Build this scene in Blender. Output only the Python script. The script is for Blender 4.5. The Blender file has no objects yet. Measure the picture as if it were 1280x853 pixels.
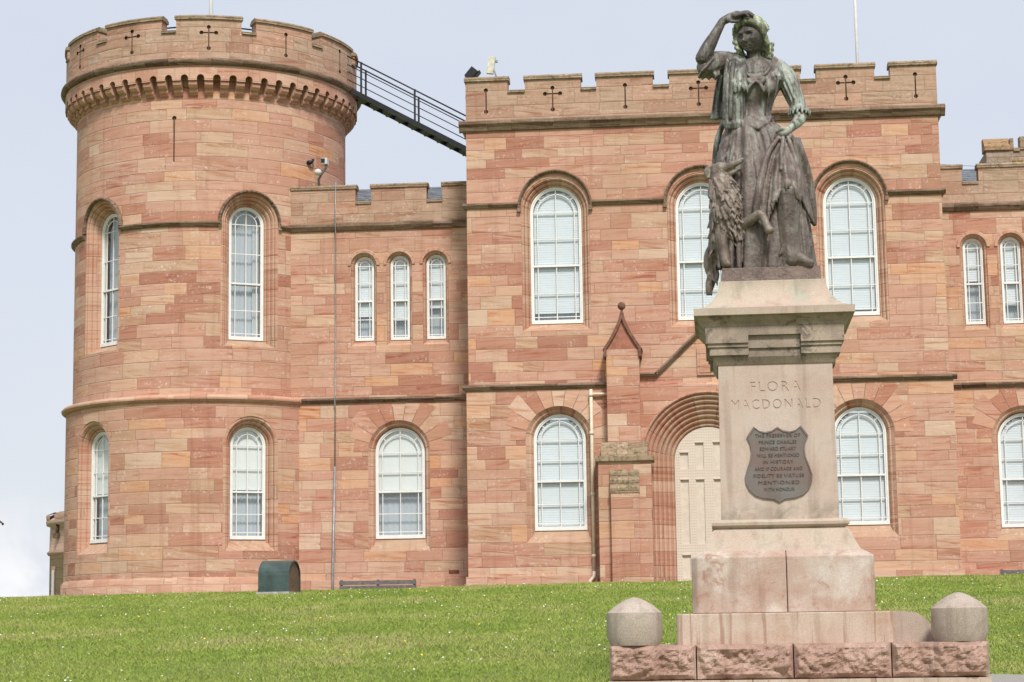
import bpy, bmesh, math, random
import numpy as np
from mathutils import Vector, Matrix, noise

PI = math.pi
rnd = random.Random(7)
SC = bpy.context.scene
COL = SC.collection

# ------------------------------------------------------------------ camera
cam_d = bpy.data.cameras.new('camera')
cam = bpy.data.objects.new('camera', cam_d); COL.objects.link(cam)
cam_d.sensor_width = 36.0
cam_d.lens = 2550.0 / 1280.0 * 36.0
cam_d.clip_start = 0.1; cam_d.clip_end = 5000
cam.matrix_world = (Matrix.Rotation(0.088484, 4, 'Z') @ Matrix.Rotation(PI/2 + 0.143585, 4, 'X')
                    @ Matrix.Rotation(-0.0141387, 4, 'Z'))
SC.camera = cam

# ------------------------------------------------------------------ light
SUN_EL = math.radians(48); SUN_AZ = math.radians(16)      # azimuth measured from -Y (behind the camera) towards +X
to_sun = Vector((math.sin(SUN_AZ)*math.cos(SUN_EL), -math.cos(SUN_AZ)*math.cos(SUN_EL), math.sin(SUN_EL)))
sun_d = bpy.data.lights.new('sun', 'SUN'); sun_d.energy = 3.0; sun_d.angle = math.radians(10)
sun_d.color = (1.0, 0.955, 0.89)
sun = bpy.data.objects.new('sun', sun_d); COL.objects.link(sun)
sun.rotation_euler = to_sun.to_track_quat('Z', 'Y').to_euler()
SC.view_settings.view_transform = 'Standard'; SC.view_settings.look = 'None'
SC.view_settings.exposure = 0.3; SC.view_settings.gamma = 1.0
SC.view_settings.use_curve_mapping = False

# ------------------------------------------------------------------ node helper
class NT:
    def __init__(s, tree): s.t = tree; s.n = tree.nodes; s.l = tree.links
    def node(s, ty, **kw):
        n = s.n.new(ty)
        for k, v in kw.items(): setattr(n, k, v)
        return n
    def put(s, sock, v):
        if v is None: return
        if hasattr(v, 'is_linked') or hasattr(v, 'links'): s.l.new(v, sock)
        else:
            if hasattr(sock.default_value, '__len__') and not hasattr(v, '__len__'): v = (v, v, v)
            if sock.type == 'RGBA' and len(v) == 3: v = (*v, 1)
            sock.default_value = v
    def m(s, op, a, b=None, c=None, clamp=False):
        n = s.node('ShaderNodeMath', operation=op); n.use_clamp = clamp
        for i, v in enumerate((a, b, c)):
            if v is not None: s.put(n.inputs[i], v)
        return n.outputs[0]
    def xyz(s, x=0.0, y=0.0, z=0.0):
        n = s.node('ShaderNodeCombineXYZ')
        for i, v in enumerate((x, y, z)): s.put(n.inputs[i], v)
        return n.outputs[0]
    def sep(s, v):
        n = s.node('ShaderNodeSeparateXYZ'); s.put(n.inputs[0], v); return n.outputs
    def white(s, v):
        n = s.node('ShaderNodeTexWhiteNoise', noise_dimensions='3D'); s.put(n.inputs['Vector'], v)
        return n.outputs['Value'], n.outputs['Color']
    def noise(s, v, scale=1.0, detail=3.0, rough=0.55, dist=0.0):
        n = s.node('ShaderNodeTexNoise'); s.put(n.inputs['Vector'], v)
        n.inputs['Scale'].default_value = scale; n.inputs['Detail'].default_value = detail
        n.inputs['Roughness'].default_value = rough; n.inputs['Distortion'].default_value = dist
        return n.outputs['Fac']
    def vmath(s, op, a, b=None):
        n = s.node('ShaderNodeVectorMath', operation=op); s.put(n.inputs[0], a)
        if b is not None: s.put(n.inputs[1], b)
        return n.outputs[0]
    def ramp(s, f, stops, interp='LINEAR'):
        n = s.node('ShaderNodeValToRGB'); n.color_ramp.interpolation = interp
        e = n.color_ramp.elements
        while len(e) < len(stops): e.new(0.5)
        for i, (p, c) in enumerate(stops):
            e[i].position = p; e[i].color = (*c, 1) if len(c) == 3 else c
        s.put(n.inputs[0], f); return n.outputs[0]
    def mix(s, f, a, b, blend='MIX'):
        n = s.node('ShaderNodeMix', data_type='RGBA', blend_type=blend)
        s.put(n.inputs['Factor'], f); s.put(n.inputs[6], a); s.put(n.inputs[7], b)
        return n.outputs[2]
    def smooth(s, v, a, b, lo=0.0, hi=1.0):
        n = s.node('ShaderNodeMapRange', interpolation_type='SMOOTHSTEP')
        s.put(n.inputs[0], v)
        for i, q in enumerate((a, b, lo, hi)): n.inputs[i+1].default_value = q
        return n.outputs[0]

def new_mat(name):
    m = bpy.data.materials.new(name); m.use_nodes = True
    T = NT(m.node_tree); T.n.clear()
    out = T.node('ShaderNodeOutputMaterial'); b = T.node('ShaderNodeBsdfPrincipled')
    T.l.new(b.outputs[0], out.inputs[0])
    b.inputs['Specular IOR Level'].default_value = 0.25
    return m, T, b
def bump(T, b, h, strength=0.5, dist=0.02):
    n = T.node('ShaderNodeBump'); n.inputs['Strength'].default_value = strength; n.inputs['Distance'].default_value = dist
    T.put(n.inputs['Height'], h); T.l.new(n.outputs[0], b.inputs['Normal'])

# ------------------------------------------------------------------ sky
world = bpy.data.worlds.new('World'); SC.world = world; world.use_nodes = True
W = NT(world.node_tree); W.n.clear()
wo = W.node('ShaderNodeOutputWorld'); bg = W.node('ShaderNodeBackground'); W.l.new(bg.outputs[0], wo.inputs[0])
sky = W.node('ShaderNodeTexSky'); sky.sky_type = 'NISHITA'; sky.sun_disc = False
sky.sun_elevation = SUN_EL; sky.sun_rotation = PI - SUN_AZ; sky.dust_density = 2.0
tc = W.node('ShaderNodeTexCoord')
dx, dy, dz = W.sep(tc.outputs['Generated'])
cv = W.xyz(W.m('MULTIPLY', dx, 1.0), dy, W.m('MULTIPLY', dz, 1.8))
n1 = W.noise(cv, 2.6, 5, 0.55, 0.3)
veil = W.ramp(n1, [(0.30, (4.7, 5.05, 5.85)), (0.55, (5.05, 5.32, 5.92)), (0.75, (5.3, 5.5, 5.9))])
n2 = W.noise(W.vmath('ADD', cv, (3.1, 0.4, 1.7)), 6.5, 5, 0.55, 0.4)
low = W.smooth(dz, 0.02, 0.085, 1.0, 0.0)
cum = W.m('MULTIPLY', W.smooth(n2, 0.45, 0.57), low)
base = W.mix(0.88, sky.outputs[0], veil)
col = W.mix(cum, base, (6.7, 6.75, 6.9))
W.put(bg.inputs[0], col); bg.inputs[1].default_value = 0.12

# ------------------------------------------------------------------ mesh helper
ORG = {}
class MB:
    def __init__(s): s.v = []; s.f = []; s.uv = []; s.c = []; s.sm = []; s.mi = []
    def poly(s, pts, uv=None, c=0.5, sm=False, mi=0):
        i = len(s.v); pts = [tuple(p) for p in pts]; s.v += pts
        s.f.append(list(range(i, i+len(pts))))
        if uv is None:
            n = Vector((0, 0, 0)); a = Vector(pts[0])
            for k in range(1, len(pts)-1): n += (Vector(pts[k])-a).cross(Vector(pts[k+1])-a)
            ax = [abs(q) for q in n]
            if ax[2] >= ax[0] and ax[2] >= ax[1]: uv = [(p[0], p[1]) for p in pts]
            elif ax[1] >= ax[0]: uv = [(p[0], p[2]) for p in pts]
            else: uv = [(p[1]+3.3, p[2]) for p in pts]
        s.uv.append(uv); s.c.append(c); s.sm.append(sm); s.mi.append(mi)
    def grid(s, P, cu=False, cv=False, uv=None, c=0.5, sm=True, mi=0):
        """P[i][j] points; shared vertices"""
        i0 = len(s.v); R, Cc = len(P), len(P[0])
        for r in P: s.v += [tuple(p) for p in r]
        for i in range(R if cu else R-1):
            for j in range(Cc if cv else Cc-1):
                a, b = (i, j), ((i+1) % R, j); d, e = ((i+1) % R, (j+1) % Cc), (i, (j+1) % Cc)
                q = [a, b, d, e]
                s.f.append([i0+x*Cc+y for x, y in q])
                if uv:
                    s.uv.append([uv(i, j), uv(i+1, j), uv(i+1, j+1), uv(i, j+1)])
                else:
                    s.uv.append([(P[x][y][0]+P[x][y][1]*.7, P[x][y][2]) for x, y in q])
                s.c.append(c); s.sm.append(sm); s.mi.append(mi)
        return i0
    def cap(s, idx, c=0.5, sm=False, mi=0):
        s.f.append(list(idx)); s.uv.append([(s.v[k][0], s.v[k][2]) for k in idx]); s.c.append(c); s.sm.append(sm); s.mi.append(mi)
    def box(s, x0, x1, y0, y1, z0, z1, c=0.5, mi=0, skip=''):
        A = lambda x, y, z: (x, y, z)
        F = {'f': [A(x0,y0,z0),A(x1,y0,z0),A(x1,y0,z1),A(x0,y0,z1)], 'b': [A(x1,y1,z0),A(x0,y1,z0),A(x0,y1,z1),A(x1,y1,z1)],
             'l': [A(x0,y1,z0),A(x0,y0,z0),A(x0,y0,z1),A(x0,y1,z1)], 'r': [A(x1,y0,z0),A(x1,y1,z0),A(x1,y1,z1),A(x1,y0,z1)],
             't': [A(x0,y0,z1),A(x1,y0,z1),A(x1,y1,z1),A(x0,y1,z1)], 'd': [A(x0,y1,z0),A(x1,y1,z0),A(x1,y0,z0),A(x0,y0,z0)]}
        for k, p in F.items():
            if k not in skip: s.poly(p, c=c, mi=mi)
    def prism(s, prof, M, u0, u1, n=1, c=0.5, closed=True, caps=True, sm=False, uvs=None):
        """profile [(d,z)] swept along u through M(u,z,d)"""
        us = [u0+(u1-u0)*i/n for i in range(n+1)]
        cum = [0]
        for i in range(1, len(prof)+1):
            a, b = prof[i-1], prof[i % len(prof)]; cum.append(cum[-1]+math.hypot(a[0]-b[0], a[1]-b[1]))
        m = len(prof) if closed else len(prof)-1
        for i in range(n):
            for j in range(m):
                a, b = prof[j], prof[(j+1) % len(prof)]
                ua, ub = us[i], us[i+1]
                s.poly([M(ua, a[1], a[0]), M(ub, a[1], a[0]), M(ub, b[1], b[0]), M(ua, b[1], b[0])],
                       [(ua, cum[j]), (ub, cum[j]), (ub, cum[j+1]), (ua, cum[j+1])], c=c, sm=sm)
        if caps and closed:
            s.poly([M(u0, z, d) for d, z in prof][::-1], [(d, z) for d, z in prof][::-1], c=c)
            s.poly([M(u1, z, d) for d, z in prof], [(d, z) for d, z in prof], c=c)
    def tube(s, pts, r, seg=8, cap=True, c=0.5):
        pts = [Vector(p) for p in pts]; n = len(pts)
        rr = r if hasattr(r, '__len__') else [r]*n
        t0 = (pts[1]-pts[0]).normalized()
        up = Vector((0, 0, 1)) if abs(t0.z) < .9 else Vector((1, 0, 0))
        a = t0.cross(up).normalized(); rows = []
        for i in range(n):
            t = ((pts[min(i+1, n-1)]-pts[i]).normalized()+(pts[i]-pts[max(i-1, 0)]).normalized())
            t.normalize(); a = (a-t*a.dot(t)).normalized(); b = t.cross(a)
            rows.append([pts[i]+(a*math.cos(q)+b*math.sin(q))*rr[i] for q in [2*PI*k/seg for k in range(seg)]])
        i0 = s.grid(rows, cv=True, c=c)
        if cap:
            s.cap([i0+k for k in range(seg)], c=c); s.cap([i0+(n-1)*seg+k for k in range(seg)][::-1], c=c)
    def ball(s, ctr, r, nu=12, nv=8, c=0.5):
        r = r if hasattr(r, '__len__') else (r, r, r)
        rows = [[(ctr[0]+r[0]*math.sin(PI*i/nv)*math.cos(2*PI*j/nu), ctr[1]+r[1]*math.sin(PI*i/nv)*math.sin(2*PI*j/nu),
                  ctr[2]+r[2]*math.cos(PI*i/nv)) for j in range(nu)] for i in range(nv+1)]
        s.grid(rows, cv=True, c=c)
    def lathe(s, prof, ctr=(0, 0, 0), n=32, a0=0, a1=2*PI, c=0.5, sm=True):
        full = abs(a1-a0-2*PI) < 1e-6
        rows = [[(ctr[0]+r*math.sin(a0+(a1-a0)*j/n), ctr[1]-r*math.cos(a0+(a1-a0)*j/n), ctr[2]+z)
                 for j in range(n if full else n+1)] for r, z in prof]
        cum = [0]
        for i in range(1, len(prof)): cum.append(cum[-1]+math.hypot(prof[i][0]-prof[i-1][0], prof[i][1]-prof[i-1][1]))
        R = max(r for r, z in prof)
        s.grid(rows, cv=full, uv=lambda i, j: ((a0+(a1-a0)*j/n)*R, cum[min(i, len(cum)-1)]), c=c, sm=sm)
    def build(s, name, mat, parent=None, merge=0.0, local=False, recalc=False):
        me = bpy.data.meshes.new(name)
        V = np.array(s.v, dtype=float).reshape(-1, 3)
        if parent is not None and not local:
            V = V - np.array(ORG[parent])
        me.from_pydata(V.tolist(), [], s.f)
        uvl = me.uv_layers.new(name='UVMap')
        uvl.data.foreach_set('uv', np.array([q for u in s.uv for p in u for q in p], dtype=np.float32))
        at = me.attributes.new('tint', 'FLOAT', 'FACE'); at.data.foreach_set('value', np.array(s.c, dtype=np.float32))
        me.polygons.foreach_set('use_smooth', np.array(s.sm, dtype=bool))
        me.polygons.foreach_set('material_index', np.array(s.mi, dtype=np.int32))
        for m in (mat if isinstance(mat, (list, tuple)) else [mat]): me.materials.append(m)
        if merge or recalc:
            bm = bmesh.new(); bm.from_mesh(me)
            if merge: bmesh.ops.remove_doubles(bm, verts=bm.verts, dist=merge)
            if recalc: bmesh.ops.recalc_face_normals(bm, faces=bm.faces)
            bm.to_mesh(me); bm.free()
        me.update()
        o = bpy.data.objects.new(name, me); COL.objects.link(o)
        if parent is not None:
            o.parent = parent; ORG[o] = ORG[parent]
        else: ORG[o] = (0, 0, 0)
        return o
def tag(o, label=None, cat=None, group=None, kind=None):
    for k, v in (('label', label), ('category', cat), ('group', group), ('kind', kind)):
        if v: o[k] = v
    return o
def thing(name, loc, label, cat, group=None, rz=0.0):
    o = bpy.data.objects.new(name, None); COL.objects.link(o); o.location = loc; o.rotation_euler = (0, 0, rz)
    o.empty_display_size = 0.3
    ORG[o] = tuple(loc) if not rz else (0, 0, 0)
    return tag(o, label, cat, group)
def dup_part(o, parent, loc=None, rz=None):
    c = o.copy(); COL.objects.link(c); c.parent = parent
    if loc is not None: c.location = loc
    if rz is not None: c.rotation_euler = (0, 0, rz)
    for ch in list(o.children):
        d = ch.copy(); COL.objects.link(d); d.parent = c
    ORG[c] = ORG.get(parent, (0, 0, 0))
    return c

# ------------------------------------------------------------------ materials
RED = [(0.0, (.40, .175, .118)), (.08, (.455, .21, .14)), (.25, (.525, .27, .188)), (.42, (.56, .312, .222)), (.57, (.515, .282, .198)),
       (.66, (.59, .375, .26)), (.77, (.605, .30, .155)), (.84, (.61, .425, .305)), (.94, (.49, .30, .185)), (1.0, (.44, .195, .13))]
BEIGE = [(0.0, (.36, .19, .13)), (.2, (.44, .26, .18)), (.45, (.47, .305, .215)), (.65, (.42, .285, .20)), (.8, (.50, .265, .18)), (1.0, (.37, .26, .175))]
def stone(name, pal, h=0.30, wlen=1.75, ashlar=True, joint=0.24, lichen=0.0, fleck=0.5, tint=False, dark=1.0, shift=0.0):
    m, T, b = new_mat(name)
    uvn = T.node('ShaderNodeUVMap', uv_map='UVMap')
    u, v, _ = T.sep(uvn.outputs[0])
    geo = T.node('ShaderNodeNewGeometry'); P = geo.outputs['Position']
    vr = T.m('ADD', v, 40.0 + shift)
    if ashlar:
        vw = T.m('ADD', T.m('ADD', vr, T.m('MULTIPLY', T.m('SINE', T.m('MULTIPLY', vr, 2.3)), .075)),
                 T.m('MULTIPLY', T.m('SINE', T.m('MULTIPLY', vr, 5.7)), .030))
        q = T.m('DIVIDE', vw, h); row = T.m('FLOOR', q); fv = T.m('FRACT', q)
        r1, rc = T.white(T.xyz(row, 3.7, 1.1)); rr, rg, rb = T.sep(rc)
        wl = T.m('MULTIPLY_ADD', rr, wlen*.5, wlen*.8)
        uu = T.m('ADD', T.m('DIVIDE', T.m('ADD', u, 60.0), wl), T.m('MULTIPLY', rg, 9.0))
        cell = T.m('FLOOR', uu); fu = T.m('FRACT', uu)
        w2, _c = T.white(T.xyz(cell, row, 5.5))
        sp = T.m('MULTIPLY_ADD', w2, .46, .27)
        side = T.m('GREATER_THAN', fu, sp)
        idx = T.m('MULTIPLY_ADD', side, .5, cell)
        du = T.m('MULTIPLY', T.m('MINIMUM', T.m('MINIMUM', fu, T.m('SUBTRACT', 1.0, fu)), T.m('ABSOLUTE', T.m('SUBTRACT', fu, sp))), wl)
        dv = T.m('MULTIPLY', T.m('MINIMUM', fv, T.m('SUBTRACT', 1.0, fv)), h)
        wob = T.m('MULTIPLY', T.noise(P, 9.0, 2), .008)
        d = T.m('ADD', T.m('MINIMUM', du, dv), wob)
        jn = T.smooth(d, .006, .019)
        idv = T.xyz(idx, row, 2.2)
    else:
        at = T.node('ShaderNodeAttribute', attribute_name='tint'); 
        idv = T.xyz(T.m('MULTIPLY', at.outputs['Fac'], 91.7), 4.4, 7.0)
        jn = None; idx = T.m('MULTIPLY', at.outputs['Fac'], 31.0); row = idx
    w3, wc = T.white(idv); c1, c2, c3 = T.sep(wc)
    basec = T.ramp(w3, pal)
    # bedding streaks, each block with its own bed
    sv = T.xyz(T.m('MULTIPLY', u, .55), T.m('MULTIPLY_ADD', c2, 17.0, T.m('MULTIPLY', T.m('MULTIPLY_ADD', T.m('SUBTRACT', c1, .5), T.m('MULTIPLY', u, .22), v), 6.5)), T.m('MULTIPLY', c3, 20.0))
    st = T.noise(sv, 1.9, 5, .6, .7)
    stf = T.m('MULTIPLY', T.smooth(st, .36, .70), T.m('MULTIPLY_ADD', c1, .75, .22))
    cc = T.mix(stf, basec, T.mix(.5, basec, (.70, .52, .41)))
    st2 = T.m('MULTIPLY', T.smooth(st, .48, .28), T.m('MULTIPLY_ADD', c3, .95, .2))
    cc = T.mix(st2, cc, T.mix(1.0, cc, (.72, .47, .39), 'MULTIPLY'))
    big = T.noise(P, .42, 3, .5)
    cc = T.mix(T.smooth(big, .45, .72, 0, .38), cc, (.44, .29, .185))
    mid = T.noise(P, 3.3, 4, .6)
    cc = T.mix(T.smooth(mid, .5, .8, 0, .35), cc, T.mix(1.0, cc, (.72, .66, .62), 'MULTIPLY'))
    # pale weathered flecks gathered in patches
    fl = T.m('MULTIPLY', T.smooth(T.noise(P, 13.0, 5, .8), .53, .63), T.smooth(T.noise(T.xyz(T.m('MULTIPLY', u, 1.3), T.m('MULTIPLY', v, 4.0), c2), 1.1, 3, .6), .48, .62))
    cc = T.mix(T.m('MULTIPLY', fl, fleck*1.3, clamp=True), cc, (.76, .63, .54))
    px_, py_, pz_ = T.sep(P)
    run = T.noise(T.xyz(T.m('MULTIPLY', u, 2.6), 3.0, T.m('MULTIPLY', pz_, .16)), 1.0, 5, .68, .2)
    cc = T.mix(T.smooth(run, .52, .72, 0, .5), cc, T.mix(1.0, cc, (.68, .60, .55), 'MULTIPLY'))
    gr = T.noise(P, 70.0, 2, .6)
    cc = T.mix(T.smooth(gr, .35, .65, 0, .22), cc, T.mix(1.0, cc, (.70, .66, .64), 'MULTIPLY'))
    if lichen:
        ln = T.noise(P, 5.5, 5, .65, .4)
        cc = T.mix(T.m('MULTIPLY', T.smooth(ln, .38, .62), lichen), cc, T.ramp(T.noise(P, 13.0, 3), [(.35, (.07, .055, .035)), (.48, (.19, .15, .085)), (.6, (.33, .27, .16)), (.72, (.12, .10, .06))]))
    if jn is not None:
        jc = T.mix(T.smooth(T.noise(P, 1.3, 2), .4, .6), (.17, .11, .08), (.36, .25, .18))
        cc = T.mix(T.m('MULTIPLY', T.m('SUBTRACT', 1.0, jn), joint*1.3), cc, jc)
    if dark != 1.0: cc = T.mix(1.0, cc, (dark, dark, dark), 'MULTIPLY')
    T.put(b.inputs['Base Color'], cc); b.inputs['Roughness'].default_value = .9
    hgt = T.m('ADD', T.m('MULTIPLY', st, .35), T.m('ADD', T.m('MULTIPLY', mid, .35), T.m('MULTIPLY', gr, .22)))
    if jn is not None: hgt = T.m('ADD', hgt, T.m('MULTIPLY', jn, .6))
    bump(T, b, hgt, .55, .03)
    return m
M_ASH = stone('red_sandstone_ashlar', RED)
M_TOW = stone('tower_sandstone_ashlar', RED, wlen=1.9, shift=3.3)
M_PAR = stone('parapet_sandstone', BEIGE, h=.285, lichen=.18)
M_TRIM = stone('moulded_sandstone', [(0, (.47, .235, .16)), (.4, (.56, .31, .215)), (.7, (.60, .38, .27)), (1, (.50, .28, .19))], h=.33, wlen=1.2, joint=.25, fleck=.3)
M_VOU = stone('voussoir_sandstone', [(0, (.45, .20, .13)), (.3, (.58, .31, .21)), (.5, (.68, .48, .355)), (.7, (.50, .235, .155)), (.85, (.66, .45, .33)), (1, (.56, .29, .18))], ashlar=False)
M_COPE = stone('lichened_coping_stone', [(0, (.27, .195, .125)), (1, (.34, .25, .165))], h=2.0, wlen=1.1, joint=.5, lichen=.8, fleck=.2)
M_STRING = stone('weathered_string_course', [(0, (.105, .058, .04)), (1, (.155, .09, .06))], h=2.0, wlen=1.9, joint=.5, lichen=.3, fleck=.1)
M_SILL = stone('sill_stone', [(0, (.47, .32, .22)), (.6, (.50, .29, .195)), (1, (.44, .30, .20))], ashlar=False, lichen=.12)
M_FAR = stone('pale_pink_far_stone', [(0, (.55, .36, .265)), (.5, (.58, .42, .32)), (1, (.56, .34, .245))], h=.30, fleck=.2)
M_REAR = stone('grey_rear_stone', [(0, (.31, .245, .185)), (.5, (.37, .30, .23)), (1, (.36, .24, .17))], h=.42, wlen=.9, lichen=.25)
M_BUFF = stone('buff_grey_sandstone', [(0, (.50, .36, .26)), (.5, (.55, .42, .32)), (1, (.52, .33, .24))], h=.30, lichen=.15)

def plain(name, colr, rough=.5, metal=0.0, var=.25, scale=8.0, spec=.3, bmp=.15):
    m, T, b = new_mat(name)
    tcn = T.node('ShaderNodeTexCoord'); n = T.noise(tcn.outputs['Object'], scale, 4, .6)
    c = T.mix(T.smooth(n, .3, .7), tuple(q*(1-var) for q in colr), tuple(min(1, q*(1+var*.6)) for q in colr))
    T.put(b.inputs['Base Color'], c); b.inputs['Roughness'].default_value = rough; b.inputs['Metallic'].default_value = metal
    b.inputs['Specular IOR Level'].default_value = spec
    bump(T, b, n, bmp, .01)
    return m
M_GABL = plain('dull_red_sandstone', (.37, .155, .105), .9, var=.2)
M_JOINT = plain('dark_mortar', (.22, .13, .095), .95)
M_WHITE = plain('white_painted_timber', (.80, .79, .76), .45, var=.06)
M_SASHSHADE = plain('sash_shadow_grey', (.34, .34, .33), .5, var=.1)
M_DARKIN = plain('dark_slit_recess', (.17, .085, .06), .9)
M_STEEL = plain('black_painted_steel', (.018, .019, .021), .45, var=.3)
M_TREAD = plain('pale_grating', (.55, .57, .6), .5)
M_CREAM = plain('cream_painted_metal', (.74, .62, .49), .5, var=.12)
M_GREY = plain('grey_metal', (.30, .30, .31), .45, .3)
M_LGREY = plain('light_grey_plastic', (.62, .61, .58), .45, var=.1)
M_GREEN = plain('dark_green_paint', (.055, .085, .078), .32, var=.35, scale=3.0, spec=.5)
M_BROWN = plain('rusty_brown_board', (.17, .11, .075), .8)
M_SLATE = plain('blue_grey_slate', (.17, .19, .22), .6, var=.4, scale=6)
M_BENCH = plain('weathered_bench_timber', (.16, .14, .13), .8, var=.3)
M_VENT = plain('dark_vent_brick', (.22, .07, .045), .9)
M_LEAD = plain('roof_lead', (.2, .2, .21), .7)

def blind_mat(name, colr):
    m, T, b = new_mat(name)
    tcn = T.node('ShaderNodeTexCoord'); n = T.noise(tcn.outputs['Object'], 1.3, 2)
    T.put(b.inputs['Base Color'], T.mix(n, tuple(q*.9 for q in colr), colr)); b.inputs['Roughness'].default_value = .7
    return m
M_BLIND = blind_mat('pale_venetian_slats', (.75, .81, .84))
M_SKYBACK = blind_mat('sky_tone_backing', (.50, .56, .60))
M_ROLLER = blind_mat('pale_roller_blind', (.80, .84, .82))
M_CURTAIN = blind_mat('white_curtain', (.68, .70, .70))
def glass_mat():
    m = bpy.data.materials.new('window_glass'); m.use_nodes = True; T = NT(m.node_tree); T.n.clear()
    out = T.node('ShaderNodeOutputMaterial'); tr = T.node('ShaderNodeBsdfTransparent'); gl = T.node('ShaderNodeBsdfGlossy')
    tr.inputs[0].default_value = (.98, .99, .99, 1); gl.inputs['Roughness'].default_value = .02
    fr = T.node('ShaderNodeLayerWeight'); fr.inputs['Blend'].default_value = .5     # Schlick reflectance, the same from both sides
    geo = T.node('ShaderNodeNewGeometry'); n = T.noise(geo.outputs['Position'], 1.4, 2)
    bn = T.node('ShaderNodeBump'); bn.inputs['Strength'].default_value = .05; T.put(bn.inputs['Height'], n)
    T.l.new(bn.outputs[0], gl.inputs['Normal'])
    mx = T.node('ShaderNodeMixShader'); T.put(mx.inputs[0], T.m('MULTIPLY_ADD', T.m('POWER', fr.outputs['Facing'], 5.0),   .85, .14, clamp=True))
    T.l.new(tr.outputs[0], mx.inputs[1]); T.l.new(gl.outputs[0], mx.inputs[2]); T.l.new(mx.outputs[0], out.inputs[0])
    return m
M_GLASS = glass_mat()
def door_mat():
    m, T, b = new_mat('cream_studded_timber')
    uvn = T.node('ShaderNodeUVMap', uv_map='UVMap'); u, v, _ = T.sep(uvn.outputs[0])
    fu = T.m('SUBTRACT', T.m('FRACT', T.m('DIVIDE', u, .058)), .5); fv = T.m('SUBTRACT', T.m('FRACT', T.m('DIVIDE', v, .068)), .5)
    r = T.m('SQRT', T.m('ADD', T.m('MULTIPLY', fu, fu), T.m('MULTIPLY', fv, fv)))
    stud = T.smooth(r, .32, .16)
    geo = T.node('ShaderNodeNewGeometry'); n = T.noise(geo.outputs['Position'], 3.0, 4)
    T.put(b.inputs['Base Color'], T.mix(n, (.62, .53, .44), (.69, .595, .50))); b.inputs['Roughness'].default_value = .55
    bump(T, b, stud, .6, .010)
    return m
M_DOOR = door_mat(); M_DOORP = plain('cream_door_panel', (.66, .57, .475), .55, var=.08)

# ------------------------------------------------------------------ ground
def ground_z(x, y):
    prof = [(-60, -1.9), (0, -1.62), (14, -1.32), (20, -.98), (26, -.52), (33, .06), (40, .60), (44.5, .93), (46.6, 1.06), (47.6, 1.04), (48.6, .80), (49.4, .62), (58, .60), (66, -.3), (90, -8), (160, -14), (900, -18)]
    y2 = y + .045*(x+4)*min(1, max(0, (y-28)/16))*(1 if y < 60 else 0)    # crest line runs slightly aslant
    for (a, za), (b, zb) in zip(prof, prof[1:]):
        if a <= y2 <= b:
            t = (y2-a)/(b-a); z = za+(zb-za)*t; break
    else: z = prof[0][1] if y2 < prof[0][0] else prof[-1][1]
    side = max(0, -19-x)/12.0
    if side > 0: z -= min(9, side*side*1.6)
    side = max(0, x-22)/14.0
    if side > 0: z -= min(7, side*side*1.2)
    w = 1.0 if y < 47 else max(0, 1-(y-47)/2)
    if 24 < y < 60: z += .006*max(0, min(28, x+16))*min(1, (y-24)/18)*min(1, (60-y)/8)
    return z + .05*w*noise.noise((x*.35, y*.3, 1.0)) + .018*w*noise.noise((x*1.3, y*1.1, 5.0))
def lawn_mat():
    m, T, b = new_mat('mown_grass_turf')
    geo = T.node('ShaderNodeNewGeometry'); P = geo.outputs['Position']
    a = T.noise(P, .55, 4, .6); c = T.noise(P, 6.0, 4, .65); f = T.noise(P, 45.0, 2, .6)
    cc = T.ramp(a, [(.3, (.14, .20, .036)), (.5, (.20, .255, .06)), (.7, (.29, .28, .11))])
    cc = T.mix(T.smooth(c, .4, .7, 0, .5), cc, (.05, .085, .016))
    cc = T.mix(T.smooth(f, .35, .65, 0, .5), cc, (.15, .165, .05))
    T.put(b.inputs['Base Color'], cc); b.inputs['Roughness'].default_value = .95
    bump(T, b, T.m('ADD', c, f), .7, .05)
    return m
M_LAWN = lawn_mat()
def axis(vals):
    out = []
    for a, b, n in vals: out += [a+(b-a)*i/n for i in range(n)]
    return out + [vals[-1][1]]
gx = axis([(-900, -60, 10), (-60, -20, 16), (-20, 14, 100), (14, 60, 20), (60, 900, 10)])
gy = axis([(-300, -10, 8), (-10, 18, 14), (18, 52, 130), (52, 100, 24), (100, 900, 12)])
g = MB(); g.grid([[(x, y, ground_z(x, y)) for x in gx] for y in gy])
o = g.build('lawn', M_LAWN); tag(o, kind='structure'); 
for p in o.data.polygons: pass

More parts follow.
